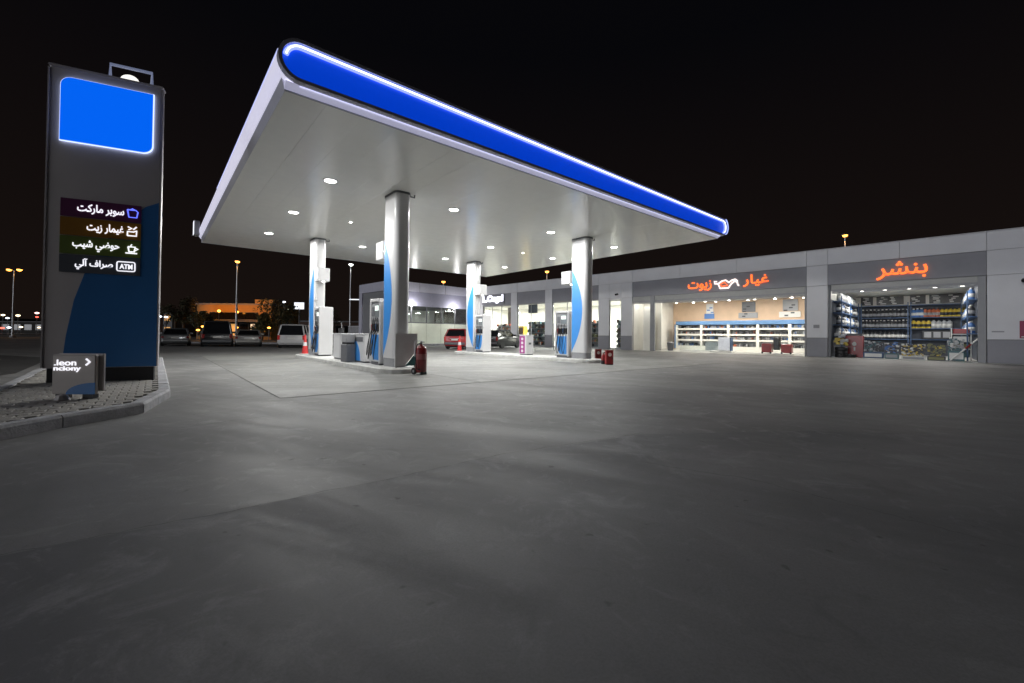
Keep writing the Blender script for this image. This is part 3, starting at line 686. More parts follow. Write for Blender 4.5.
# lit metal frame with round lamp standing on top
fx0, fx1 = PF(108.5, 80)[0], PF(150.5, 88)[0]; fz = PF(108.5, 66.5, -.21)[1]
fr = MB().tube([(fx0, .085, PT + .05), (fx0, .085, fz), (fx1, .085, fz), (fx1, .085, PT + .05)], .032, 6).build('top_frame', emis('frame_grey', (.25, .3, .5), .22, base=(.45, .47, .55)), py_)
rl = MB(); c0 = (fx0 + fx1) / 2 - .02; rl.add([], []); rl.prism([(c0 + .15 * math.cos(R(a)), PT + .05 + .13 * math.sin(R(a))) for a in range(0, 181, 15)], lambda a, b_: (a, .06, b_), lambda a, b_: (a, .11, b_)).build('round_lamp', emis('round_lamp', (1, .97, .9), .7), py_)

# small low box sign in front of the pylon
sl, sr = at_z(51.5, 398, .15), at_z(93, 400, .15)
sw = .60; sd = thing('low_box_sign', 'low grey box sign with lit white letters and arrow in front of the pylon', 'sign', at_z(51, 398.5, .152), R(4))
B('case', mat('sign_taupe', (.42, .38, .355), .45, var=.06, scale=3), sd, 0, sw, 0, .06, .06, .64, c=.012)
B('back_case', M_pyl, sd, .01, sw + .045, .08, .12, .10, .655, c=.01); B('spacer', M_dgrey, sd, .03, sw - .02, .06, .08, .1, .6)
for x in (.05, .42): B('foot', M_black, sd, x, x + .14, .01, .11, -.002, .06)
P = [(sw - .001, .062)] + [(sw - .40 * math.cos(R(a)), .062 + .17 * math.sin(R(a))) for a in range(0, 91, 9)] + [(sw - .001, .235)]
MB().ex_y(P, -.004, -.0006).build('blue_field', M_dblue, sd)
text('upper_word', '.leon', E_txt, sd, w=.30, h=.085, loc=(.185, -.006, .525), bold=.006, depth=.004)
text('lower_word', 'nciony', E_txt, sd, w=.37, h=.085, loc=(.215, -.006, .43), bold=.012, depth=.004)
MB().tube([(.475, -.008, .58), (.525, -.008, .535), (.475, -.008, .49)], .013, 5).build('arrow', E_txt, sd)
MB().lathe([(.09, .0), (.06, .06), (.0, .085)], 10, (.24, -.1)).build('ground_lamp', M_pyl, sd)

# ================================================================== SERVICE BUILDING
bld = thing('service_building', 'long low grey panelled service building with roller-door bays and lit shop windows', 'building', BO, BA)
XE, XC, DEP = 6.6, -38.1, 13.0
gap = .006
def clad(x0, x1, z0, z1, m=M_clad, y0=0.0, y1=.05, name='cladding_panel'):
    return B(name, m, bld, x0 + gap, x1 - gap, y0 + random.uniform(0, .003), y1, z0 + gap, z1 - gap, c=.006)
# parapet row
edges = [XE, 4.6, 1.8, -1.35, -4.5, -5.55, -9.5, -13.4, -17.3, -20.5, -23.1, -25.7, -26.55, -30.3, -31.2, -35.6, XC]
for a, b_ in zip(edges[1:], edges[:-1]): clad(a, b_, 5.52, BH - .04)
B('coping', M_clad, bld, XC, XE + .04, -.03, .34, BH - .035, BH, c=.01)
def pier(x0, x1, win=None):
    clad(x0, x1, 1.17, 4.3); clad(x0, x1, 4.3, 5.52); clad(x0, x1, .03, 1.16, M_cladd, name='base_panel')
for a, b_ in ((1.8, 4.2), (4.2, XE), (-5.55, -4.5), (-18.31, -17.3), (-20.5, -19.45), (-26.55, -25.68), (-31.2, -30.32), (-36.5, -35.62), (XC, -36.5)): pier(a, b_)
clad(-19.45, -18.31, 4.3, 5.52); clad(-19.45, -18.31, 4.17, 4.3)
def sign_panel(x0, x1):
    B('sign_fascia', M_cladd, bld, x0 + gap, x1 - gap, .03, .08, 4.32, 5.51, c=.006)
for a, b_ in ((-4.5, 1.8), (-17.3, -5.55), (-25.68, -20.5), (-30.32, -26.55), (-35.62, -31.2)): sign_panel(a, b_)
# structural shell behind the cladding
M_shell = mat('shell', (.30, .30, .31), .8)
for a, b_ in ((1.8, XE), (-5.55, -4.5), (-18.31, -17.3), (-20.5, -19.45), (-26.55, -25.68), (-31.2, -30.32), (XC, -35.62)): B('wall_core', M_shell, bld, a + .01, b_ - .01, .055, .30, 0, 4.3)
B('lintel_core', M_shell, bld, XC + .01, XE - .01, .085, .30, 4.31, BH - .05)
B('end_wall', M_clad, bld, XE - .3, XE, .31, DEP, 0, BH - .05); B('back_wall', M_shell, bld, XC, XE - .31, DEP - .25, DEP, 0, BH - .05)
B('roof', M_shell, bld, XC, XE - .31, .31, DEP - .26, 5.9, 6.1)
B('inner_floor', M_intfl, bld, XC + .1, XE - .32, .02, DEP - .26, .0, .02)
B('ceiling', M_int, bld, XC, XE - .32, .31, DEP - .26, 4.27, 4.32)
B('partition_wall', M_int, bld, 1.62, 1.78, .31, 10.4, .021, 4.26); B('partition_wall', M_int, bld, -5.3, -4.452, .31, 10.4, .021, 4.26)
B('partition_wall', M_int, bld, -17.5, -17.3, .31, 10.4, .021, 4.26)
B('inner_back_wall', M_int, bld, -4.44, 1.61, 10.2, 10.35, .021, 4.26)
B('inner_back_wall', M_beige, bld, -17.29, -5.31, 7.6, 7.75, .021, 4.26)
B('inner_back_wall', M_int, bld, XC, -17.51, 6.5, 6.65, .021, 4.26); B('partition_wall', M_int, bld, XC - .2, XC - .01, .31, 6.49, .021, 4.26)
# roller-door boxes, rails
def roller(x0, x1, zt, zb):
    bx = B('shutter_box', mat('shutter_grey', (.38, .38, .37), .45, var=.06), bld, x0, x1, .10, .29, zb, zt, c=.02)
    for k in range(4): B('shutter_slat', M_grey, bx, x0 + .03, x1 - .03, .09, .0995, zb - .13 + k * .06, zb - .08 + k * .06)
roller(-4.36, 1.62, 4.31, 3.92); roller(-17.28, -5.57, 4.31, 3.86)
for a, b_ in ((1.50, 1.78), (-4.48, -4.36)): B('guide_rail', M_grey if a > 0 else M_dgrey, bld, a, b_, .045, .16, .022, 4.30, c=.01)
B('guide_rail', M_grey, bld, -15.78, -15.4, .045, .2, .022, 4.30, c=.01); B('guide_rail', M_grey, bld, -5.66, -5.57, .045, .16, .022, 4.30, c=.01)
# small parts on the facade
B('wall_plate', M_grey, bld, 1.95, 2.35, -.012, -.001, 1.52, 1.58); B('wall_plate', M_grey, bld, -5.2, -4.9, -.012, -.001, 1.75, 1.95)
ms = thing('maroon_sign', 'maroon wall sign at the right end of the building', 'sign', BP(3.15, -.002, 1.66), BA); B('plate', mat('maroon', (.28, .01, .07), .4), ms, -.33, .33, -.03, 0, -.42, .40, c=.01); B('white_border', M_white, ms, -.28, .28, -.034, -.0305, -.37, -.33)
for x, z, w in ((2.95, 3.98, 'on the right end wall above the maroon sign'), (-18.6, 4.62, 'above the narrow window of the building')):
    wl_ = thing('wall_camera', f'small black camera {w}', 'camera', BP(x, -.002, z), BA, 'wall cameras'); B('bracket', M_black, wl_, -.03, .03, -.08, 0, -.03, .03); MB().cyl((0, -.08, 0), (-.03, -.34, -.06), .08, n=12).build('barrel', M_black, wl_); MB().cyl((-.03, -.34, -.06), (-.033, -.36, -.065), .05, n=12).build('lens', M_cglass, wl_)
# door bay on the left of the oil-change bay
B('door_leaf', M_int, bld, -16.95, -15.95, 1.2, 1.26, .03, 3.6); B('door_handle', M_black, bld, -16.08, -15.98, 1.14, 1.198, 1.3, 1.75)
B('lobby_back', M_int, bld, -17.29, -15.72, 1.9, 2.0, .021, 4.26)
# shop glazing: frames, mullions, panes
def glazing(x0, x1, n, ztop=4.3):
    fr = B('window_frame', M_grey, bld, x0 + .01, x1 - .01, .09, .15, ztop - .09, ztop - .01); B('sill_rail', M_grey, fr, x0 + .01, x1 - .01, .09, .15, .03, .14)
    for k in range(n + 1):
        x = x0 + .03 + (x1 - x0 - .06) * k / n; B('mullion', M_grey, fr, x - .03, x + .03, .092, .148, .141, ztop - .091)
    for k in range(n):
        a, b_ = x0 + .06 + (x1 - x0 - .06) * k / n, x0 + (x1 - x0 - .06) * (k + 1) / n; B('pane', M_glass, fr, a + .003, b_ - .003, .118, .124, .142, ztop - .092)
glazing(-25.68, -20.5, 3); glazing(-30.32, -26.55, 2); glazing(-35.62, -31.2, 3); glazing(-19.45, -18.31, 1, 4.17)
B('hanging_sign', M_dgrey, bld, -29.0, -27.8, .3, .36, 3.35, 4.2)

# ---------------------------------------------------------------- lit signs on the building
s1 = thing('tyre_shop_sign', 'glowing orange Arabic letters above the right-hand bay full of bottles', 'lit sign', BP(-1.28, .02, 4.88), BA)
text('lit_word', arabic('بنشر'), E_orange, s1, w=2.05, h=.98, loc=(0, -.04, 0), bold=.014, depth=.03)
B('mounting_rail', M_cladd, s1, -.9, .9, -.008, .005, -.14, -.09)
s2 = thing('oil_change_sign', 'glowing orange Arabic words with white oil can above the wide left bay', 'lit sign', BP(-10.2, .02, 4.86), BA)
text('lit_word', arabic('زيوت'), E_orange, s2, w=1.66, h=.72, loc=(-1.76, -.04, -.06), bold=.014, depth=.03)
text('lit_word', arabic('غيار'), E_orange, s2, w=1.52, h=.80, loc=(1.86, -.04, .06), bold=.014, depth=.03)
B('mounting_rail', M_cladd, s2, -2.6, 2.6, -.008, .005, -.14, -.09)
oc = MB(); oc.tube([(x * .78, -.06, z * .78) for x, z in ((-.62, .0), (-.45, -.42), (.25, -.42), (.5, -.05), (.72, .12), (.95, .05), (1.0, -.2), (1.1, -.28))], .05, 6)
oc.tube([(x * .78, -.06, z * .78) for x, z in ((-.62, 0), (-.3, .22), (.02, .28), (.28, .05), (.5, .22), (.78, .3), (.98, .12))], .05, 6); oc.tube([(x * .78, -.06, z * .78) for x, z in ((-.62, 0), (-.9, .02), (-.95, .25), (-.72, .2))], .045, 6)
oc.build('oil_can_icon', emis('icon_white', (1, .86, .8), .8), s2)
oi = MB(); oi.tube([(x * .78, -.06, z * .78) for x, z in ((-.45, -.05), (-.1, .1), (.2, -.2), (-.3, -.25))], .035, 6, closed=True); oi.build('oil_can_flame', E_orange, s2)
s3 = thing('shop_sign', 'small glowing white sign above the shop window beside the far column', 'lit sign', BP(-33.95, .02, 4.98), BA)
B('case', M_cladd, s3, -1.75, 1.75, -.08, .005, -.55, .55, c=.02)
text('lit_word', 'L.Orgal', emis('shop_letter', (.9, .9, 1.0), 1.4), s3, w=3.3, h=.92, loc=(0, -.10, 0), bold=.07, depth=.01)

# ---------------------------------------------------------------- interior lighting: ceiling fittings, plus added unseen lamps by the bay doors
def ceiling_spots(pts, label, z=4.262):
    p0 = None
    for k, (x, y) in enumerate(pts):
        if p0 is None:
            p0 = thing('ceiling_spot', '', 'ceiling light'); MB().lathe([(.02, .22), (.02, .001), (.13, 0), (.13, -.02), (.1, -.03)], 14).build('rim', M_white, p0); MB().lathe([(.095, -.036), (.095, -.031)], 14).build('lens', E_ceil, p0); o = p0
        else: o = copy_tree(p0)
        o.location = BP(x, y, z); o.rotation_euler = (0, 0, BA); tag(o, f'{nth(k)} from the left, {label}', 'ceiling light', label)
ceiling_spots([(-3.35 + k * 1.12, 4.6) for k in range(5)], 'round ceiling spot in a row inside the bay full of bottles')
ceiling_spots([(-15.6 + k * 1.0 + .2 * (k % 3), 4.4 + .6 * (k % 2)) for k in range(10)], 'round ceiling spot above the white shelves in the oil-change bay', 4.04)
for x, w in ((-2.9, 95), (.2, 95)): lamp('bay_lamp', 'AREA', w, BP(x, 4.6, 4.2), (1, .97, .92), 1.4)
for x in (-14.2, -11, -7.8): lamp('bay_lamp', 'POINT', 80, BP(x, 1.6, 4.1), (1, .96, .88), .15)  # added lamps hidden behind the lintel, spilling light on the ground outside
for x in (-2.9, .2): lamp('bay_lamp', 'POINT', 60, BP(x, 1.6, 4.1), (1, .97, .92), .15)  # added likewise, unseen, for spill in front of the bottle bay
for x in (-14.2, -11, -7.8): lamp('bay_lamp', 'AREA', 95, BP(x, 4.7, 4.15), (1, .94, .84), 1.6)
lamp('lobby_lamp', 'AREA', 12, BP(-16.5, .75, 4.2), (1, .97, .9), .6)
for x in (-35.5, -31, -27, -23, -19.2): lamp('shop_lamp', 'AREA', 420, BP(x, 3.0, 4.2), (1, .97, .9), 1.6)

# ---------------------------------------------------------------- stock and shelves
BOT = [(.0, 0), (.085, .0), (.09, .02), (.09, .24), (.07, .29), (.03, .32), (.03, .345)]
LBL = [(.0915, .07), (.0915, .19)]
CAPP = [(.034, .335), (.034, .375), (.0, .375)]
bme = {}
def bottle_kit(tone, body, lab, cap):
    ms_ = []
    for nm, pr, m in (('oil_bottle', BOT, body), ('bottle_label', LBL, lab), ('bottle_cap', CAPP, cap)):
        me = MB().lathe(pr, 8).mesh(nm, m); me.polygons.foreach_set('use_smooth', [True] * len(me.polygons)); ms_.append(me)
    bme[tone] = ms_
M_lab = mat('label_white', (.72, .72, .70), .5); M_yel = mat('bottle_yellow', (.62, .46, .06), .4); M_ora = mat('bottle_orange', (.48, .13, .06), .4); M_bbl = mat('bottle_blue', (.07, .18, .45), .4); M_bgr = mat('bottle_grey', (.42, .44, .46), .4)
M_bk = mat('bottle_black', (.03, .032, .038), .35); M_labd = mat('label_grey', (.30, .31, .33), .5); M_labn = mat('label_navy', (.06, .08, .13), .5)
bottle_kit('black', M_bk, M_labd, M_lab); bottle_kit('yellow', M_yel, M_bk, M_bk); bottle_kit('orange', M_ora, M_labd, M_bk); bottle_kit('blue', M_bbl, M_lab, M_lab); bottle_kit('grey', M_bgr, M_lab, M_bk); bottle_kit('labelled', M_bk, M_lab, M_bk)
def bottle(x, y, z, tone, label, s=1.0, grp='oil bottles'):
    a, b_, c_ = bme[tone]; o = link('oil_bottle', a); o.location = BP(x, y, z); o.rotation_euler = (0, 0, random.uniform(0, 6)); o.scale = (s, s, s * random.uniform(.97, 1.03)); tag(o, label, 'bottle', grp)
    link('bottle_label', b_, o); link('bottle_cap', c_, o)
def wall_shelf(x0, x1, y0, y1, zs, label, posts):
    t = thing('shelf_unit', label, 'shelf', BP((x0 + x1) / 2, (y0 + y1) / 2, .021), BA); cx, cy = (x0 + x1) / 2, (y0 + y1) / 2
    for z in zs: B('shelf_board', M_shblue, t, x0 - cx, x1 - cx, y0 - cy, y1 - cy, z - .06 - .021, z - .021, c=.008)
    for px_, py2 in posts: B('post', M_shblue, t, px_ - cx - .03, px_ - cx + .03, py2 - cy - .03, py2 - cy + .03, 0, 3.72)
    return t
M_navy = mat('navy_board', (.05, .06, .08), .6, var=.1)
B('shelf_backing', M_navy, bld, -4.43, 1.6, 10.165, 10.198, .022, 3.55); B('wall_lining', M_navy, bld, 1.59, 1.618, .32, 10.1, .022, 4.25); B('wall_lining', M_navy, bld, -4.448, -4.425, .32, 10.1, .022, 3.5)
SZ = [1.15, 1.9, 2.68, 3.55]
wall_shelf(-3.9, -1.30, 9.55, 10.15, SZ, 'blue back-wall shelves of black oil bottles, left of the middle post', [(-1.33, 9.52), (-3.87, 9.52)])
wall_shelf(-1.22, 1.5, 9.55, 10.15, SZ, 'blue back-wall shelves of yellow, orange and blue bottles, right of the middle post', [(-1.19, 9.52), (1.47, 9.52)])
wall_shelf(-4.42, -3.98, 1.2, 9.45, [1.3, 2.0, 2.75, 3.45], 'blue side shelves receding along the left wall of the bottle bay', [(-3.99, 1.25), (-3.99, 5.0), (-3.99, 9.2)])
wall_shelf(1.2, 1.58, 2.0, 9.4, [1.5, 2.4, 3.3], 'blue side shelves along the right wall of the bottle bay', [(1.22, 2.05), (1.22, 9.3)])
for r, (z, tone, n) in enumerate(((2.68, 'black', 12), (1.9, 'black', 13), (1.15, 'labelled', 11))):
    for k in range(n): bottle(-3.78 + 2.4 * k / (n - 1), 9.75 + random.uniform(-.03, .03), z, tone, f'{nth(k)} black oil bottle from the left, {["upper", "middle", "lower"][r]} left shelf of the back wall', grp='black bottles on the back shelves', s=1.6)
for k in range(13): bottle(-1.05 + 2.4 * k / 12, 9.75, 2.68, 'blue' if k < 3 else 'orange' if k < 7 else 'yellow', f'{"blue" if k < 3 else "orange" if k < 7 else "yellow"} oil bottle, {nth(k)} from the left on the upper right back shelf', 1.6)
for k in range(8): bottle(-1.05 + 1.75 * k / 7, 9.75, 1.9, 'yellow' if k < 4 else 'grey', f'{"yellow" if k < 4 else "pale grey"} oil bottle, {nth(k)} from the left on the middle right back shelf', 1.6)
for r, z in enumerate((1.3, 2.0, 2.75, 3.45)):
    for k in range(14): bottle(-4.15 + random.uniform(-.05, .05), 1.5 + 7.7 * k / 13, z, ('grey', 'black', 'labelled', 'blue', 'grey')[(k * 3 + r) % 5] if r < 3 else 'grey', f'{nth(k)} oil bottle from the doorway, {["lowest", "second lowest", "second highest", "top"][r]} shelf along the left wall', 1.55)
for r, z in enumerate((1.5, 2.4, 3.3)):
    for k in range(9): bottle(1.38, 2.4 + 6.6 * k / 8, z, ('blue', 'black', 'blue', 'grey')[(k + r) % 4], f'{nth(k)} oil bottle from the doorway, {["lower", "middle", "upper"][r]} shelf along the right wall', 1.7)
# framed posters above the top shelf
for k, (x, w) in enumerate(((-3.6, .7), (-2.65, .8), (-2.0, .85), (-.85, .8), (.15, .85), (.9, .85))):
    t = thing('wall_poster', f'dark poster with pale blocks above the top shelf, number {k + 1} from the left'.replace('number 1 from the left', 'leftmost of six').replace('number 2 from the left', 'second from left').replace('number 3 from the left', 'third from left').replace('number 4 from the left', 'third from right').replace('number 5 from the left', 'second from right').replace('number 6 from the left', 'rightmost of six'), 'poster', BP(x, 10.19, 3.62), BA, 'posters in the bottle bay')
    B('sheet', M_bk, t, -w / 2, w / 2, -.02, 0, 0, .62)
    for j in range(5): a = random.uniform(-w / 2 + .04, .0); z = .06 + j * .11; B('pale_block', M_lab, t, a, a + random.uniform(.15, .36), -.026, -.0205, z, z + .07)
# equipment on the lower right shelf
t = thing('tyre_machine', 'dark equipment case on the lowest right shelf of the back wall', 'machine', BP(.1, 9.7, 1.151), BA)
B('case', M_bk, t, -.75, .75, -.25, .25, 0, .62, c=.05); 
for k in range(3): B('panel', M_labd, t, -.62 + k * .45, -.28 + k * .45, -.262, -.2505, .12, .5)
# floor stock near the threshold
def crate(x, y, w, d, h, m, m2, label, goods=None):
    t = thing('stock_display', label, 'display', BP(x, y, .021), BA, 'floor displays in the bottle bay')
    B('base', m, t, -w / 2, w / 2, -d / 2, d / 2, 0, h, c=.02); B('front_label', m2, t, -w * .42, w * .42, -d / 2 - .012, -d / 2 - .0005, h * .2, h * .8)
    if goods:
        for mm, q in goods:
            g = MB()
            for _ in range(q * 2):
                a, b_ = random.uniform(-w * .45, w * .45), random.uniform(-d * .4, d * .4); zz = h + random.uniform(0, .6); sz = random.uniform(.03, .065); g.box(a - sz, a + sz, b_ - sz, b_ + sz, zz, zz + sz * 1.6)
            g.build('loose_goods', mm, t, kind='stuff')
M_tl = mat('teal_box', (.07, .15, .17), .5); M_olive = mat('olive_box', (.22, .22, .10), .5)
crate(-2.55, 1.6, .9, .6, .34, M_shblue, M_lab, 'blue low display with white label right of the red cabinet', [(M_bgr, 22), (M_bk, 26), (M_tl, 14)])
crate(-1.75, 1.5, .6, .5, .3, M_tl, M_labd, 'small teal display second from the red cabinet', [(M_bbl, 20), (M_lab, 10), (M_bk, 16)])
crate(-.85, 1.3, 1.0, .55, .18, M_lab, M_labd, 'white low pallet heaped with yellow and black goods', [(M_yel, 26), (M_bk, 40), (M_lab, 24)])
crate(.05, 1.3, .7, .55, .22, M_bk, M_olive, 'black pallet with olive goods in the middle of the bay', [(M_olive, 30), (M_bk, 20), (M_yel, 8)])
crate(.78, 1.1, .6, .5, .55, M_tl, M_lab, 'teal boxes stacked left of the tall display stand', [(M_tl, 18), (M_bgr, 16), (M_lab, 8)])
t = thing('red_cabinet', 'red steel cabinet with white emblem standing at the left of the bottle bay', 'cabinet', BP(-3.42, 1.7, .021), BA)
B('body', M_red, t, -.42, .42, -.25, .25, 0, 1.28, c=.02); B('top_tray', M_bk, t, -.36, .36, -.2, .2, 1.281, 1.42); MB().ex_y([(.1 * math.cos(R(a)), .8 + .13 * math.sin(R(a))) for a in range(0, 360, 30)], -.262, -.2505).build('emblem', M_lab, t); B('emblem_stem', M_lab, t, -.03, .05, -.26, -.2505, .4, .62); B('drawer_seam', M_dred, t, -.4, .4, -.254, -.2505, 1.08, 1.09)
t = thing('display_stand', 'tall white display stand with coloured shelves at the right of the bottle bay', 'display', BP(1.0, 2.3, .021), BA)
for s in (-1, 1): B('upright', M_lab, t, s * .36 - .02, s * .36 + .02, -.18, .18, 0, 1.75)
for k, (z, m) in enumerate(((.15, M_tl), (.6, M_olive), (1.0, M_lab), (1.4, M_red))): B('shelf', M_lab, t, -.34, .34, -.2, .2, z, z + .04); B('goods_row', m, t, -.3, .3, -.16, .14, z + .041, z + .3, c=.03)
pb = thing('barrier_pole', 'long white and red pole leaning diagonally across the right of the bottle bay', 'pole', BP(.55, .7, .0), BA)
MB().cyl((0, 0, .05), (1.0, .1, 1.2), .035, n=8).build('pole', M_lab, pb); MB().cyl((.55, .055, .683), (.75, .075, .913), .037, n=8).build('red_band', M_red, pb); B('foot', M_dgrey, pb, -.35, .2, -.15, .15, .021, .06)
for k, (x, y, n) in enumerate(((-3.95, .75, 3), (-3.6, 1.0, 1))):
    for j in range(n):
        t = thing('car_tyre', [f'{["bottom", "middle", "top"][j]} black tyre in the stack at the left jamb of the bottle bay', 'single black tyre lying beside the tyre stack'][k], 'tyre', BP(x, y, .021 + j * .21), BA + j, 'loose tyres')
        MB().lathe([(.19, .0), (.28, .0), (.31, .03), (.31, .17), (.28, .2), (.19, .2), (.19, .0)], 22).build('tread', M_black, t, smooth=True); MB().lathe([(.186, .05), (.186, .15), (.06, .12), (.06, .08)], 16).build('rim', M_steel, t)
t = thing('goods_heap', 'heap of yellow and grey bagged goods on the tyre stack by the left jamb', 'goods', BP(-3.95, .75, .66), BA)
for mm, q, nm in ((M_yel, 9, 'yellow_bags'), (M_bgr, 10, 'grey_bags')):
    g = MB()
    for _ in range(q): a, b_, z = random.uniform(-.28, .28), random.uniform(-.28, .28), random.uniform(0, .75); s = random.uniform(.07, .13); g.box(a - s, a + s, b_ - s, b_ + s, z, z + s * 1.5, c=.02)
    g.build(nm, mm, t, kind='stuff')

# oil-change bay: long white shelf run with blue header
t = thing('long_shelf_run', 'long white shelving with blue header along the back of the oil-change bay', 'shelf', BP(-10.2, 6.2, .021), BA)
X0, X1 = -6.1, 4.75
B('header', M_hdblue, t, X0, X1, -.3, .4, 2.15, 2.48, c=.02); B('back_panel', M_bgr, t, X0, X1, .3, .38, .1, 2.149); B('base', M_int, t, X0, X1, -.28, .29, 0, .36)
for k in range(6): x = X0 + .05 + (X1 - X0 - .1) * k / 5; B('upright', M_int, t, x - .1, x + .1, -.29, .295, .361, 2.148)
for z in (.84, 1.30, 1.78):
    for k in range(5): a = X0 + .15 + (X1 - X0 - .1) * k / 5; b_ = X0 - .05 + (X1 - X0 - .1) * (k + 1) / 5; B('shelf_board', M_int, t, a + .003, b_ - .003, -.3, .295, z - .05, z + .09)
B('end_panel', M_hdblue, t, X0 - .12, X0 - .003, -.3, .4, .1, 2.2)
for j, z in enumerate((.37, .935, 1.395, 1.875)):
    for k in range(5):
        a = X0 + .2 + (X1 - X0 - .1) * k / 5; b_ = X0 - .1 + (X1 - X0 - .1) * (k + 1) / 5
        for mm, q in random.sample([(M_bk, 14), (M_dgrey, 12), (M_bbl, 5), (M_labd, 10), (M_bgr, 9), (M_ora, 2)], 3):
            g = MB()
            for _ in range(q): x = random.uniform(a, b_); w = random.uniform(.04, .08); g.box(x - w, x + w, -.15, .1, z, z + random.uniform(.16, .24), c=.01)
            g.build('shelf_goods', mm, t, kind='stuff')
for k, (x, w, h) in enumerate(((-14.0, 1.0, 1.3), (-10.9, 1.7, 1.35), (-7.95, 1.7, 1.4))):
    t = thing('wall_picture', ['poster of pale bottles on the beige wall, left of the pictures', 'dark machine picture in the middle of the beige wall', 'grey machine picture at the right of the beige wall'][k], 'picture', BP(x, 7.585, 2.75), BA, 'pictures on the beige wall')
    B('board', (M_lab, M_dgrey, M_labd)[k], t, -w * .3, w * .3, -.04, 0, .5 if k else 0, h, c=.01); B('lower_block', (M_bbl, M_labd, M_lab)[k], t, -w * .45, w * .4, -.045, -.0405 if k == 0 else 0, 0, .45, c=.01)
    for j in range(5): a = random.uniform(-w * .3, w * .1); B('detail', (M_bbl, M_bk, M_bk)[k], t, a, a + .25, -.055, -.0455, .1 + j * .2, .2 + j * .2)
t = thing('steel_stand', 'upright brushed steel display stand in the middle of the oil-change bay', 'stand', BP(-11.1, 2.6, .021), BA)
B('body', M_steel, t, -.42, .42, -.2, .2, .12, 1.15, c=.02); B('base', M_lab, t, -1.0, .6, -.35, .35, 0, .1, c=.02); B('side_strip', M_shblue, t, .421, .5, -.2, .2, .12, 1.1)
t = thing('glass_counter', 'low glass counter at the left of the white shelving', 'counter', BP(-13.4, 3.6, .021), BA); B('glass_box', M_glass, t, -1.4, 1.4, -.3, .3, .06, .75); B('base', M_lab, t, -1.45, 1.45, -.33, .33, 0, .06); B('back_panel', M_bgr, t, .4, 1.35, .31, .33, .06, .75)
t = thing('trolley_jack', 'pair of red service carts on a flat base at the right of the oil-change bay', 'service cart', BP(-7.55, 1.8, .021), BA)
B('base', M_lab, t, -1.2, .9, -.4, .4, 0, .05); 
for x in (-.55, .6): B('red_case', M_red, t, x - .30, x + .30, -.25, .25, .12, .72, c=.03); B('drawer_line', M_dred, t, x - .3, x + .3, -.256, -.2505, .5, .52)
B('black_engine', M_bk, t, -.16, .2, -.2, .2, .3, 1.15, c=.04); MB().tube([(.25, 0, .9), (.3, 0, 1.35), (.6, 0, 1.3)], .03).build('handle', M_steel, t)
for x in (-.8, -.3, .35, .85):
    MB().cyl((x, -.27, .11), (x, -.21, .11), .06, n=10).build('castor', M_black, t)
t = thing('waste_bin', 'dark bin just inside the left side of the oil-change bay', 'bin', BP(-15.1, 2.2, .021), BA); MB().lathe([(.2, 0), (.26, .6), (.27, .62), (.22, .6)], 14).build('tub', M_dgrey, t, smooth=True); MB().lathe([(.27, .62), (.2, .7), (0, .72)], 14).build('lid', M_grey, t, smooth=True)

# shop interior: gondolas with mixed goods seen through the windows
def gondola(x, y, w, label, h=2.1, tones=None):
    t = thing('shop_gondola', label, 'shelf', BP(x, y, .021), BA, 'shop gondolas')
    B('back_board', M_dgrey, t, -w / 2, w / 2, .1, .14, 0, h); B('plinth', M_grey, t, -w / 2, w / 2, -.25, .1, 0, .14)
    zs_ = [.14 + k * (h - .2) / 5 for k in range(6)]
    for z in zs_[1:]: B('shelf_board', M_grey, t, -w / 2, w / 2, -.22, .098, z, z + .03)
    for mm, q in (tones or [(M_bk, 40), (M_olive, 40), (M_dgrey, 40), (M_lab, 16), (M_ora, 12), (M_tl, 16)]):
        g = MB()
        for _ in range(q): a = random.uniform(-w / 2 + .08, w / 2 - .08); z = random.choice(zs_) + .032; s = random.uniform(.04, .11); g.box(a - s, a + s, -.2, .05, z, z + random.uniform(.12, .3))
        g.build('shelf_goods', mm, t, kind='stuff')
gondola(-28.4, 1.5, 3.4, 'dark crowded shelf behind the middle shop window', 2.3)
gondola(-33.6, 1.6, 2.6, 'crowded snack shelf behind the window under the white sign', 2.1, [(M_ora, 40), (M_lab, 40), (M_bk, 40), (M_olive, 30), (M_dred, 16)])
gondola(-22.6, 1.5, 3.6, 'dark crowded shelf behind the window by the rightmost column', 2.3)
gondola(-18.9, 1.2, 1.0, 'narrow dark shelf behind the slim window', 2.3)
t = thing('drinks_fridge', 'dark fridge with yellow surround behind the shop window under the white sign', 'fridge', BP(-32.0, 2.6, .021), BA)
B('cabinet', mat('fridge_yellow', (.62, .40, .04), .4), t, -.5, .5, -.3, .3, 0, 2.1, c=.02); B('door', mat('fridge_door', (.08, .04, .02), .2), t, -.38, .38, -.32, -.3005, .1, 1.9); B('door_handle', M_steel, t, .3, .33, -.36, -.321, .7, 1.3)
t = thing('shop_pillar', 'dark brown square pillar inside the shop under the white sign', 'pillar', BP(-33.9, 2.9, .021), BA); B('shaft', mat('pillar_brown', (.10, .075, .06), .6), t, -.35, .35, -.35, .35, 0, 4.2, c=.02); B('skirting', M_dgrey, t, -.38, .38, -.38, .38, 0, .12)

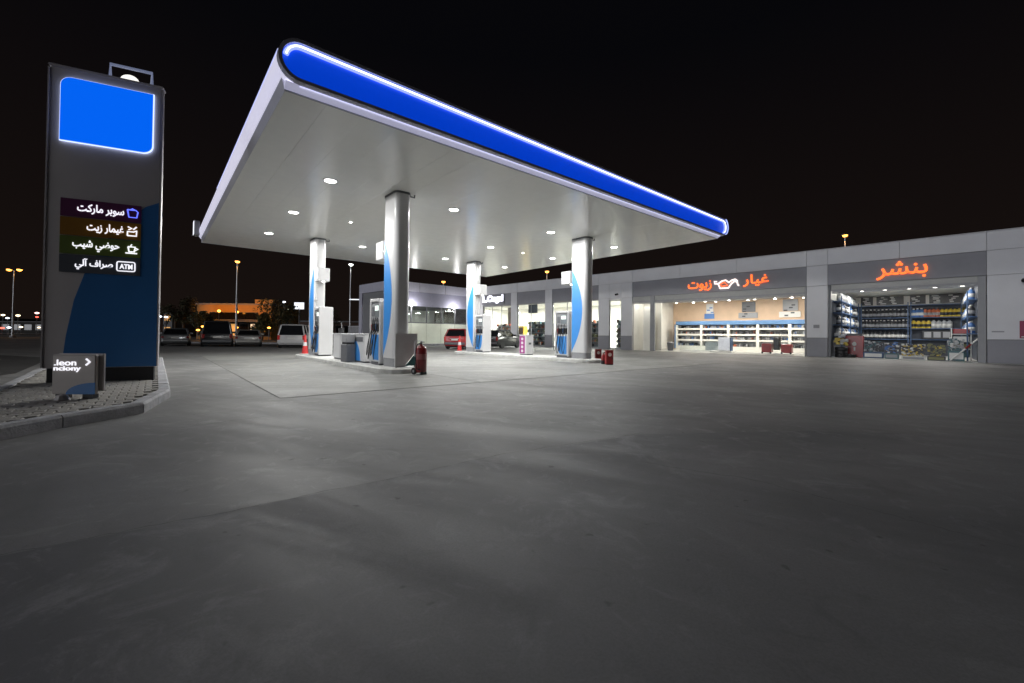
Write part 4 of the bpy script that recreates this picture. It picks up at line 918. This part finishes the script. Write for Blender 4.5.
# ================================================================== GLAZED WING
WY = -9.9
wing = thing('glazed_wing', 'low white-edged office wing with frosted glass front behind the nearest column', 'building', BP(XC, 0, 0), BA)
M_fros = mat('frosted_glass', (.80, .84, .72), .35, var=.05, scale=1.5)
M_wclad = mat('wing_cladding', (.66, .66, .78), .45, var=.05)
M_wfas = mat('wing_fascia', (.32, .32, .42), .5, var=.06)
dW = 7.0
for k in range(3): B('cladding_panel', M_wclad, wing, -.04, 0, WY + .02 + k * 3.3, WY + k * 3.3 + 3.28, 5.53, BH)
B('fascia_panel', M_wfas, wing, -.10, -.05, WY + .5, -.02, 4.05, 5.52); B('pier', M_wclad, wing, -.3, 0, WY, WY + .48, 0, 5.52)
B('roof', M_shell, wing, -dW, -.11, WY + .3, -.02, 5.6, 5.9); B('ceiling', M_dgrey, wing, -dW, -.11, WY + .3, -.02, 4.05, 4.15); B('inner_floor', M_intfl, wing, -dW, -.05, WY + .3, -.02, 0, .12)
B('rear_wall', M_int, wing, -dW, -dW + .2, WY + .3, -.02, .121, 4.04)
n = 5
for k in range(n):
    a, b_ = WY + .5 + (9.36) * k / n, WY + .5 + 9.36 * (k + 1) / n
    B('frosted_panel', M_fros, wing, -.14, -.11, a + .02, b_ - .02, .13, 2.28); fr = B('window_frame', M_dgrey, wing, -.15, -.09, a, b_, 2.285, 2.36); B('mullion', M_dgrey, fr, -.15, -.09, a - .05, a + .05, 2.361, 4.04); B('pane', M_glass, fr, -.13, -.124, a + .052, b_ - .052, 2.362, 4.04)
B('step', M_kerb, wing, -.05, .6, WY + .2, -.02, 0, .12, c=.01)
# end wall facing the parking: portal with recessed grey panel
B('end_pier', M_wclad, wing, -dW, -dW + .7, WY, WY + .25, 0, 5.52); B('end_parapet', M_wclad, wing, -dW, -.31, WY, WY + .25, 5.53, BH); B('end_recess', M_grey, wing, -dW + .71, -.31, WY + .12, WY + .25, 0, 5.52)
B('end_door', M_dgrey, wing, -3.6, -2.4, WY + .08, WY + .118, .02, 2.5)
lamp('wing_lamp', 'AREA', 40, wing.matrix_basis @ Vector((-3.5, -5, 3.9)), (1, .97, .9), 1.2)
for k, y in enumerate((-2.2, -7.6)):
    lamp('soffit_spot_lamp', 'POINT', 110, wing.matrix_basis @ Vector((.55, y, 3.9)), (1, .97, .95), .06)
    tt = thing('soffit_spot', f'small lit spot in the dark fascia of the office wing, {["right", "left"][k]} one', 'ceiling light', wing.matrix_basis @ Vector((.06, y, 3.98)), BA); MB().lathe([(.09, .05), (.09, 0), (.07, -.01)], 12).build('rim', M_white, tt); MB().lathe([(.07, -.02), (.07, -.011)], 12).build('lens', E_ceil, tt); B('arm', M_grey, tt, -.16, -.085, -.02, .02, .0, .04)
low = thing('boundary_wall', 'low grey wall beside the left end of the office wing', 'wall', wing.matrix_basis @ Vector((-dW, WY + .4, 0)), BA); 
for k in range(3): B('wall_bay', M_kerb, low, -3.3 - 0 + k * 1.1, -2.22 + k * 1.1, -.1, .1, 0, 1.9)
B('coping', M_clad, low, -3.32, -.01, -.14, .14, 1.901, 1.98)
# ================================================================== CARS
def car(name, label, loc, rz, paint, L, W, H, kind, lit=False):
    t = thing(name, label, 'car', loc, rz, 'parked cars'); hw = W / 2
    van = kind in ('suv', 'van'); hood = .98 if van else .86; belt = (1.02 if kind == 'suv' else .98) if van else .90
    # lower body, loft along y (rear -> front)
    st = ([(-L / 2, .42, belt * .80, .86), (-L / 2 + .06, .26, belt * .98, .95), (-L / 2 + .4, .22, belt, 1), (0, .20, belt, 1), (L / 2 - 1.25, .20, hood + .04, 1), (L / 2 - .35, .22, hood - .08, .97), (L / 2 - .06, .28, hood - .22, .90), (L / 2, .40, hood - .34, .80)] if van else
          [(-L / 2, .42, .74, .84), (-L / 2 + .06, .28, .86, .93), (-L / 2 + .5, .22, .94, 1), (0, .19, belt, 1), (L / 2 - 1.35, .19, hood, 1), (L / 2 - .4, .22, hood - .12, .96), (L / 2 - .06, .28, hood - .24, .88), (L / 2, .38, hood - .32, .78)])
    rings = []
    for y, zb, zt, f in st:
        w = hw * f; rings.append([(-w * .9, y, zb), (w * .9, y, zb), (w, y, zb + .12), (w * 1.0, y, (zb + zt) / 2 + .05), (w * .965, y, zt - .06), (w * .90, y, zt), (-w * .90, y, zt), (-w * .965, y, zt - .06), (-w, y, (zb + zt) / 2 + .05), (-w, y, zb + .12)])
    MB().loft(rings).build('body', paint, t, smooth=True)
    # greenhouse
    yb0, yt0 = (-L / 2 + .10, -L / 2 + (.34 if kind == 'van' else .42)) if van else (-L / 2 + .55, -L / 2 + 1.25)
    yb1, yt1 = (L / 2 - 1.15, L / 2 - 1.95) if van else (L / 2 - 1.45, L / 2 - 2.2)
    wb, wt = hw * .90, hw * .74
    MB().loft([[(-wb, yb0, belt - .02), (wb, yb0, belt - .02), (wb, yb1, belt - .04), (-wb, yb1, belt - .04)], [(-wt, yt0, H - .07), (wt, yt0, H - .07), (wt, yt1, H - .06), (-wt, yt1, H - .06)]]).build('window_glass', M_cglass, t)
    MB().loft([[(-wt - .03, yt0 - .04, H - .085), (wt + .03, yt0 - .04, H - .085), (wt + .03, yt1 + .05, H - .075), (-wt - .03, yt1 + .05, H - .075)], [(-wt * .9, yt0 + .12, H), (wt * .9, yt0 + .12, H), (wt * .9, yt1 - .15, H - .005), (-wt * .9, yt1 - .15, H - .005)]]).build('roof', paint, t, smooth=True)
    for s in (-1, 1):
        for k, (a, b_) in enumerate((((wb, yb0), (wt, yt0)), ((wb, yb1), (wt, yt1)), ((wb, (yb0 + yb1) / 2 - .1), (wt, (yt0 + yt1) / 2)))):
            MB().tube([(s * a[0], a[1], belt - .02), (s * b_[0], b_[1], H - .06)], .055 if k < 2 else .04, 5).build('pillar', paint, t)
        MB().box(s * hw * .88, s * (hw + .16), yb1 - .35, yb1 - .22, belt + .02, belt + .17, c=.03).build('mirror', paint, t)
        for y in (-L / 2 + .78, L / 2 - .82):
            rr = .36 if van else .32; w = MB().lathe([(rr * .62, -.1), (rr * .96, -.1), (rr, -.06), (rr, .06), (rr * .96, .1), (rr * .62, .1)], 20).build('wheel', M_black, t, smooth=True)
            w.location = (s * (hw - .09), y, rr); w.rotation_euler = (0, R(90), 0); MB().lathe([(.0, -.07), (rr * .63, -.08), (rr * .63, .08), (0, .07)], 14).build('rim', M_steel, w)
        zt = belt * (.86 if van else .80)
        rl = MB().box(s * hw * .76, s * hw * .95, -L / 2 - .012, -L / 2 + .12, zt - (.24 if van else .10), zt + (.10 if van else .06), c=.025).build('tail_light', emis('tail_red', (.8, .03, .02), .06, base=(.4, .02, .02)) if lit else mat('tail_red_off', (.25, .015, .015), .2), t)
        MB().box(s * hw * .45, s * hw * .80, L / 2 - .10, L / 2 + .01, .56, .70, c=.02).build('headlight', mat('headlight', (.6, .62, .65), .1), t)
        B('door_handle', M_steel, t, s * hw * .985, s * (hw * 1.0 + .025), -.35, -.2, belt - .14, belt - .11)
    B('rear_bumper', paint if kind != 'suv' else M_dgrey, t, -hw * .88, hw * .88, -L / 2 - .06, -L / 2 + .05, .34, .54, c=.04)
    B('number_plate', M_lab, t, -.26, .26, -L / 2 - .075, -L / 2 - .0605 + .02, .60 if not van else .68, .71 if not van else .79)
    B('plate_garnish', M_steel, t, -.4, .4, -L / 2 - .03, -L / 2 + .03, .745 if not van else .82, .77 if not van else .85)
    if van: B('spoiler', paint, t, -wt * .95, wt * .95, yt0 - .14, yt0 + .02, H - .09, H - .055, c=.01)
    B('underbody', M_black, t, -hw * .86, hw * .86, -L / 2 + .3, L / 2 - .3, .14, .22)
    return t
P_silver = mat('paint_silver', (.34, .35, .37), .3, metal=.6, coat=.6); P_dark = mat('paint_dark', (.018, .019, .022), .3, coat=.7); P_grey = mat('paint_champagne', (.42, .41, .40), .32, metal=.4, coat=.6); P_white = mat('paint_white', (.62, .62, .63), .3, coat=.6); P_red = mat('paint_red', (.34, .014, .018), .3, coat=.7)
def place(px, py): p = at_z(px, py); p.z = 0; return p
car('parked_sedan', 'silver sedan half hidden behind the right edge of the sign pylon', place(164, 346) + Vector((-.6, 2.0, 0)), R(36), P_silver, 4.7, 1.82, 1.42, 'sedan')
car('parked_suv', 'black SUV seen from behind, in the middle of the parking row', place(213, 346.8) + Vector((-1.0, 2.0, 0)), R(33), P_dark, 4.9, 2.05, 2.0, 'suv')
car('parked_sedan', 'pale champagne sedan parked between the black SUV and the white minivan', place(246, 346.8) + Vector((-1.0, 2.0, 0)), R(30), P_grey, 4.6, 1.8, 1.36, 'sedan')
car('parked_minivan', 'white minivan with red tail lights parked beside the far left column', place(297, 348) + Vector((-1.0, 1.9, 0)), R(18), P_white, 4.7, 1.95, 1.78, 'van', True)
car('parked_suv', 'red SUV parked behind the column near the office wing', place(463, 349.5) + Vector((-.2, 2.4, 0)), R(-12), P_red, 4.5, 1.85, 1.58, 'suv', True)
car('parked_hatchback', 'dark hatchback parked behind the pump with the blank white panel', place(497, 349) + Vector((.3, 3.2, 0)), R(-30), P_dark, 4.2, 1.8, 1.55, 'suv')

# ================================================================== STREET LAMPS
def street_lamp(px, py, Y, label, heads=1, white=False, energy=0.0, arm_dir=1, name='street_lamp', bulb=.26):
    p = at_y(px, py, Y); h = p.z; t = thing(name, label, 'street lamp', (p.x, p.y, 0), 0, 'street lamps')
    MB().cyl((0, 0, 0), (0, 0, h - .1), .13, .07, n=10).build('pole', M_steel, t, smooth=True); MB().box(-.25, .25, -.25, .25, 0, .3, c=.03).build('base', M_kerb, t)
    em = E_wlamp if white else E_sod
    for k in range(heads):
        s = (arm_dir, -arm_dir)[k]; ln = .0 if heads == 1 else .75
        if ln: MB().tube([(0, 0, h - .15), (s * ln * .5, 0, h + .02), (s * ln, 0, h + .04)], .04).build('arm', M_steel, t)
        hd = MB().box(s * ln - .34, s * ln + .34, -.16, .16, h + .06, h + .2, c=.05).build('lamp_head', M_grey, t)
        MB().lathe([(0, -bulb * .75), (bulb * .7, -bulb * .5), (bulb, 0), (bulb, .03)], 12, (0, 0)).build('lens', em, hd).location = (s * ln, 0, h + .05)
    if energy: lamp('street_lamp_light', 'SPOT', energy, (p.x, p.y, h - .5), (1, .95, .85) if white else (1, .45, .1), .25, spot=130)
    return t
street_lamp(237.5, 262, 53, 'tall orange street lamp above the parked cars', energy=500)
street_lamp(351, 265, 54, 'tall street lamp with white light between the two left columns', white=True, energy=350)
street_lamp(14.3, 270, 62, 'twin-headed orange street lamp at the far left of the picture', heads=2, energy=250, bulb=.3)
street_lamp(443.5, 282, 72, 'orange street lamp behind the office wing roof', energy=500, bulb=.32)
street_lamp(547, 272, 62, 'small orange street lamp above the shop roof, under the canopy edge', energy=400, bulb=.28)
street_lamp(845, 236, 46, 'orange street lamp rising above the roof of the service building', energy=400, bulb=.24)
# bar light on the white-lit pole
p = at_y(353.5, 299.5, 53.6); t = thing('bar_light', 'short lit white bar light on the pole between the two left columns', 'light', p, R(5)); B('tube', E_white, t, -.5, .7, -.08, .0, -.06, .06, c=.02); B('housing', M_grey, t, -.55, .75, .001, .12, -.08, .08); B('bracket', M_grey, t, -.45, -.25, .121, .5, -.04, .04)

# ================================================================== BACKGROUND
def far_block(px0, px1, pytop, Y, depth, label, wallm, rows_, cols_, litp, name='far_building', lit=None, winm=None, rot=0.0):
    a, b_ = at_y(px0, 330, Y), at_y(px1, 330, Y); h = at_y((px0 + px1) / 2, pytop, Y).z; w = b_.x - a.x
    t = thing(name, label, 'building', (a.x, a.y, 0), rot); B('wall', wallm, t, 0, w, 0, depth, 0, h); B('roof', M_shell, t, -.15, w + .15, -.15, depth + .15, h, h + .25)
    for r in range(rows_):
        for c in range(cols_):
            x0 = w * (c + .18) / cols_; x1 = w * (c + .82) / cols_; z0 = h * (r + .28) / rows_; z1 = h * (r + .78) / rows_
            on = random.random() < litp; wn_ = B('window', M_dgrey, t, x0 - .06, x1 + .06, -.05, -.002, z0 - .06, z1 + .06); B('pane', lit if on else M_cglass, wn_, x0, x1, -.065, -.051, z0, z1)
    return t, w, h
E_warm = emis('lit_window_warm', (1.0, .50, .14), .4); E_wwin = emis('lit_window_white', (1.0, .72, .45), .7); E_cold = emis('lit_window_cold', (.8, .9, 1.0), .6)
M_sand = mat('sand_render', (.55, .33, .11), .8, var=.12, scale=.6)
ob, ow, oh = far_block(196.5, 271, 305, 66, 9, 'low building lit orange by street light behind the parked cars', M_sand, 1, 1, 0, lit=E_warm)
# its ground floor: shopfront strip with lit window
for k in range(7):
    x0 = ow * (k + .12) / 7; x1 = ow * (k + .88) / 7; wn_ = B('shop_window', M_dgrey, ob, x0 - .08, x1 + .08, -.12, -.07, .5, 2.5); B('pane', E_wwin if k in (5,) else E_warm if k == 3 else M_cglass, wn_, x0, x1, -.14, -.121, .6, 2.4)
B('canopy_band', M_dgrey, ob, -.2, ow + .2, -1.2, -.16, 2.7, 3.1); B('parapet', M_sand, ob, ow * .78, ow + .4, -.05, 1.5, oh + .26, oh + .9)
lamp('facade_flood', 'SPOT', 420, ob.matrix_basis @ Vector((ow * .3, -5.0, 5.2)), (1, .34, .045), .2, spot=110, rot=(R(80), 0, 0))
lamp('facade_flood', 'SPOT', 360, ob.matrix_basis @ Vector((ow * .75, -5.0, 5.0)), (1, .34, .045), .2, spot=110, rot=(R(80), 0, 0))
for k, (px, py) in enumerate(((219, 311), (237, 312))):
    p = at_y(px, py, 63); t = thing('flood_lamp', f'small orange lamp on a post in front of the orange-lit building, {["left", "right"][k]} one', 'lamp', (p.x, p.y, 0), 0, 'small lamps by the orange building'); MB().cyl((0, 0, 0), (0, 0, p.z), .06, .04, n=8).build('post', M_dgrey, t); MB().lathe([(0, -.2), (.2, -.1), (.2, .1), (0, .2)], 10).build('globe', E_sod, t).location = (0, 0, p.z)
far_block(163, 172, 312, 90, 8, 'narrow building with bright orange doorway between the pylon and the trees', M_shell, 2, 1, 1.0, lit=E_warm)
far_block(0, 45, 322, 150, 12, 'long dark low building with a few lights at the far left', mat('far_dark', (.05, .045, .04), .9), 1, 4, .1, lit=E_cold)
far_block(-80, -4, 318, 150, 14, 'dark warehouse just past the left picture edge', MATS['far_dark'], 1, 8, .3, lit=E_warm)
far_block(272, 366, 322, 85, 10, 'dark long building behind the trees, left of the office wing', mat('dark_render', (.16, .10, .08), .9, var=.2), 1, 12, .05, lit=E_warm)
# illuminated billboard and scattered distant lights
p0, p1 = at_y(294.5, 302.5, 60), at_y(304, 309.2, 60); t = thing('billboard', 'small blank lit white billboard between the white minivan and far column', 'billboard', (p0.x, 60, 0), 0)
B('lit_face', E_white, t, 0, p1.x - p0.x, -.06, -.001, p1.z, p0.z); B('case', M_dgrey, t, -.06, p1.x - p0.x + .06, 0, .2, p1.z - .06, p0.z + .06); MB().cyl(((p1.x - p0.x) / 2, .1, 0), ((p1.x - p0.x) / 2, .1, p1.z - .06), .1, n=8).build('post', M_dgrey, t)
DL = [(3, 315, 'w', .45), (7.5, 318, 'c', .4), (18, 315.5, 'w', .5), (37, 313, 'p', .5), (37, 317, 'r', .35), (9, 327.5, 'c', .45), (21, 327, 'w', .4), (39, 327.5, 'w', .35), (2, 328, 'r', .5), (160, 316.5, 'c', .3), (166, 317, 'c', .3), (203, 326.5, 'o', .3), (198, 330, 'o', .3), (236.8, 327.5, 'o', .25), (269, 327.7, 'o', .28), (284, 302, 'c', .3), (288, 310, 'g', .28)]
cm = {'w': emis('far_warm', (1, .8, .5), 2.5), 'c': emis('far_cold', (.85, .9, 1), 2.5), 'r': emis('far_red', (1, .12, .08), 2), 'p': emis('far_pink', (1, .55, .5), 2), 'o': E_sod, 'g': emis('far_green', (.6, .7, .5), 2)}
cw = {'w': 'warm white', 'c': 'cold white', 'r': 'red', 'p': 'pinkish', 'o': 'orange', 'g': 'dull greenish'}
DL.sort(); cnt = {}
for k, (px, py, c, r) in enumerate(DL):
    Y = 120 if px < 60 else 58; r = r * (1 if px < 60 else .75); p = at_y(px, py, Y)
    side = 'far left of the pylon' if px < 60 else 'right of the pylon behind the cars'
    ck = (c, px < 60); cnt[ck] = cnt.get(ck, -1) + 1
    t = thing('distant_lamp', f'{nth(cnt[ck])} tiny {cw[c]} light from the left, {side}', 'lamp', (p.x, p.y, 0), 0, f'tiny {cw[c]} lights {side}')
    MB().cyl((0, 0, 0), (0, 0, p.z - r * .5), .06, n=6).build('post', M_dgrey, t); MB().lathe([(0, -r * .6), (r * .8, -r * .3), (r, 0), (r * .8, r * .3), (0, r * .5)], 10).build('globe', cm[c], t).location = (0, 0, p.z)

# trees: trunk, limbs, leaf-card crowns
def leaf_mat(name, c):
    m = mat(name, c, .7, var=.35, scale=1.2); return m
ML = [leaf_mat('leaf_dark', (.045, .060, .025)), leaf_mat('leaf_olive', (.070, .070, .030))]; M_bark = mat('bark', (.12, .085, .06), .9, var=.3, scale=6, bump=.5)
def tree(x, y, h, r, label, palm=False, seed=0):
    rnd = random.Random(seed); t = thing('palm_tree' if palm else 'street_tree', label, 'tree', (x, y, 0), rnd.uniform(0, 6), 'background trees')
    if palm:
        MB().tube([(0, 0, 0), (.1, 0, h * .4), (.05, .1, h * .8)], .2, 8).build('trunk', M_bark, t); g = MB()
        for k in range(22):
            a = 2 * math.pi * k / 22 + rnd.uniform(-.1, .1); el = rnd.uniform(-.2, 1.1); prev = Vector((0.05, .1, h * .8)); L = r * rnd.uniform(.8, 1.1)
            for j in range(9):
                q = (j + 1) / 9; nx = Vector((math.cos(a) * L * q, math.sin(a) * L * q, h * .8 + L * (math.sin(el) * q - .75 * q * q)))
                sd = Vector((-math.sin(a), math.cos(a), 0)) * (.5 * (1 - q * .6)); dn = Vector((0, 0, -.22))
                for s in (-1, 1): g.add([prev, nx, nx + sd * s + dn, ], [(0, 1, 2)])
                prev = nx
        g.build('crown', ML[seed % 2], t)
    else:
        MB().tube([(0, 0, 0), (.1, .05, h * .3), (0, .1, h * .55)], .16, 8).build('trunk', M_bark, t)
        cl = [(Vector((rnd.uniform(-1, 1) * r * .7, rnd.uniform(-1, 1) * r * .7, h * rnd.uniform(.42, .88))), r * rnd.uniform(.28, .5)) for _ in range(14)]; lim = MB(); g = MB()
        for c0, cr in cl:
            lim.tube([(0, .05, h * .38), tuple(c0 * .5 + Vector((0, 0, h * .25))), tuple(c0)], .04, 5)
            for _ in range(110):
                d = Vector((rnd.gauss(0, 1), rnd.gauss(0, 1), rnd.gauss(0, 1))).normalized() * cr * rnd.uniform(.3, 1) ** .6; c1 = c0 + d; a = Vector((rnd.gauss(0, 1), rnd.gauss(0, 1), rnd.gauss(0, 1))).normalized(); b_ = a.orthogonal().normalized(); s = rnd.uniform(.10, .2)
                g.add([c1 - a * s, c1 + b_ * s * .6, c1 + a * s, c1 - b_ * s * .6], [(0, 1, 2, 3)])
        lim.build('limbs', M_bark, t); g.build('crown', ML[seed % 2], t)
def tpos(px, Y): p = at_y(px, 335, Y); return p.x, p.y
for k, (px, Y, h, r, palm, lb) in enumerate(((201, 60, 4.2, 1.8, False, 'small dark tree in front of the left end of the orange-lit building'), (279, 56, 6.3, 2.6, False, 'dark spreading tree left of the lit billboard'), 
        (262, 60, 3.6, 1.6, False, 'low dark tree behind the pale sedan'), (183, 62, 6.4, 2.2, False, 'tall dark tree between the pylon and the black SUV'), (331, 75, 5.2, 2.4, False, 'dark tree behind the white service cabinet'), (176, 70, 5.0, 2.0, True, 'dark palm right of the pylon'))): tree(*tpos(px, Y), h, r, lb, palm, k)
# parking kerb behind the cars
pk = thing('parking_kerb', 'long low concrete kerb behind the parked cars', 'kerb', (-44, 40.5, 0), R(4))
for k in range(28): B('kerb_stone', M_kerb, pk, k * 1.5 + .01, k * 1.5 + 1.49, 0, .2, 0, .15, c=.02)
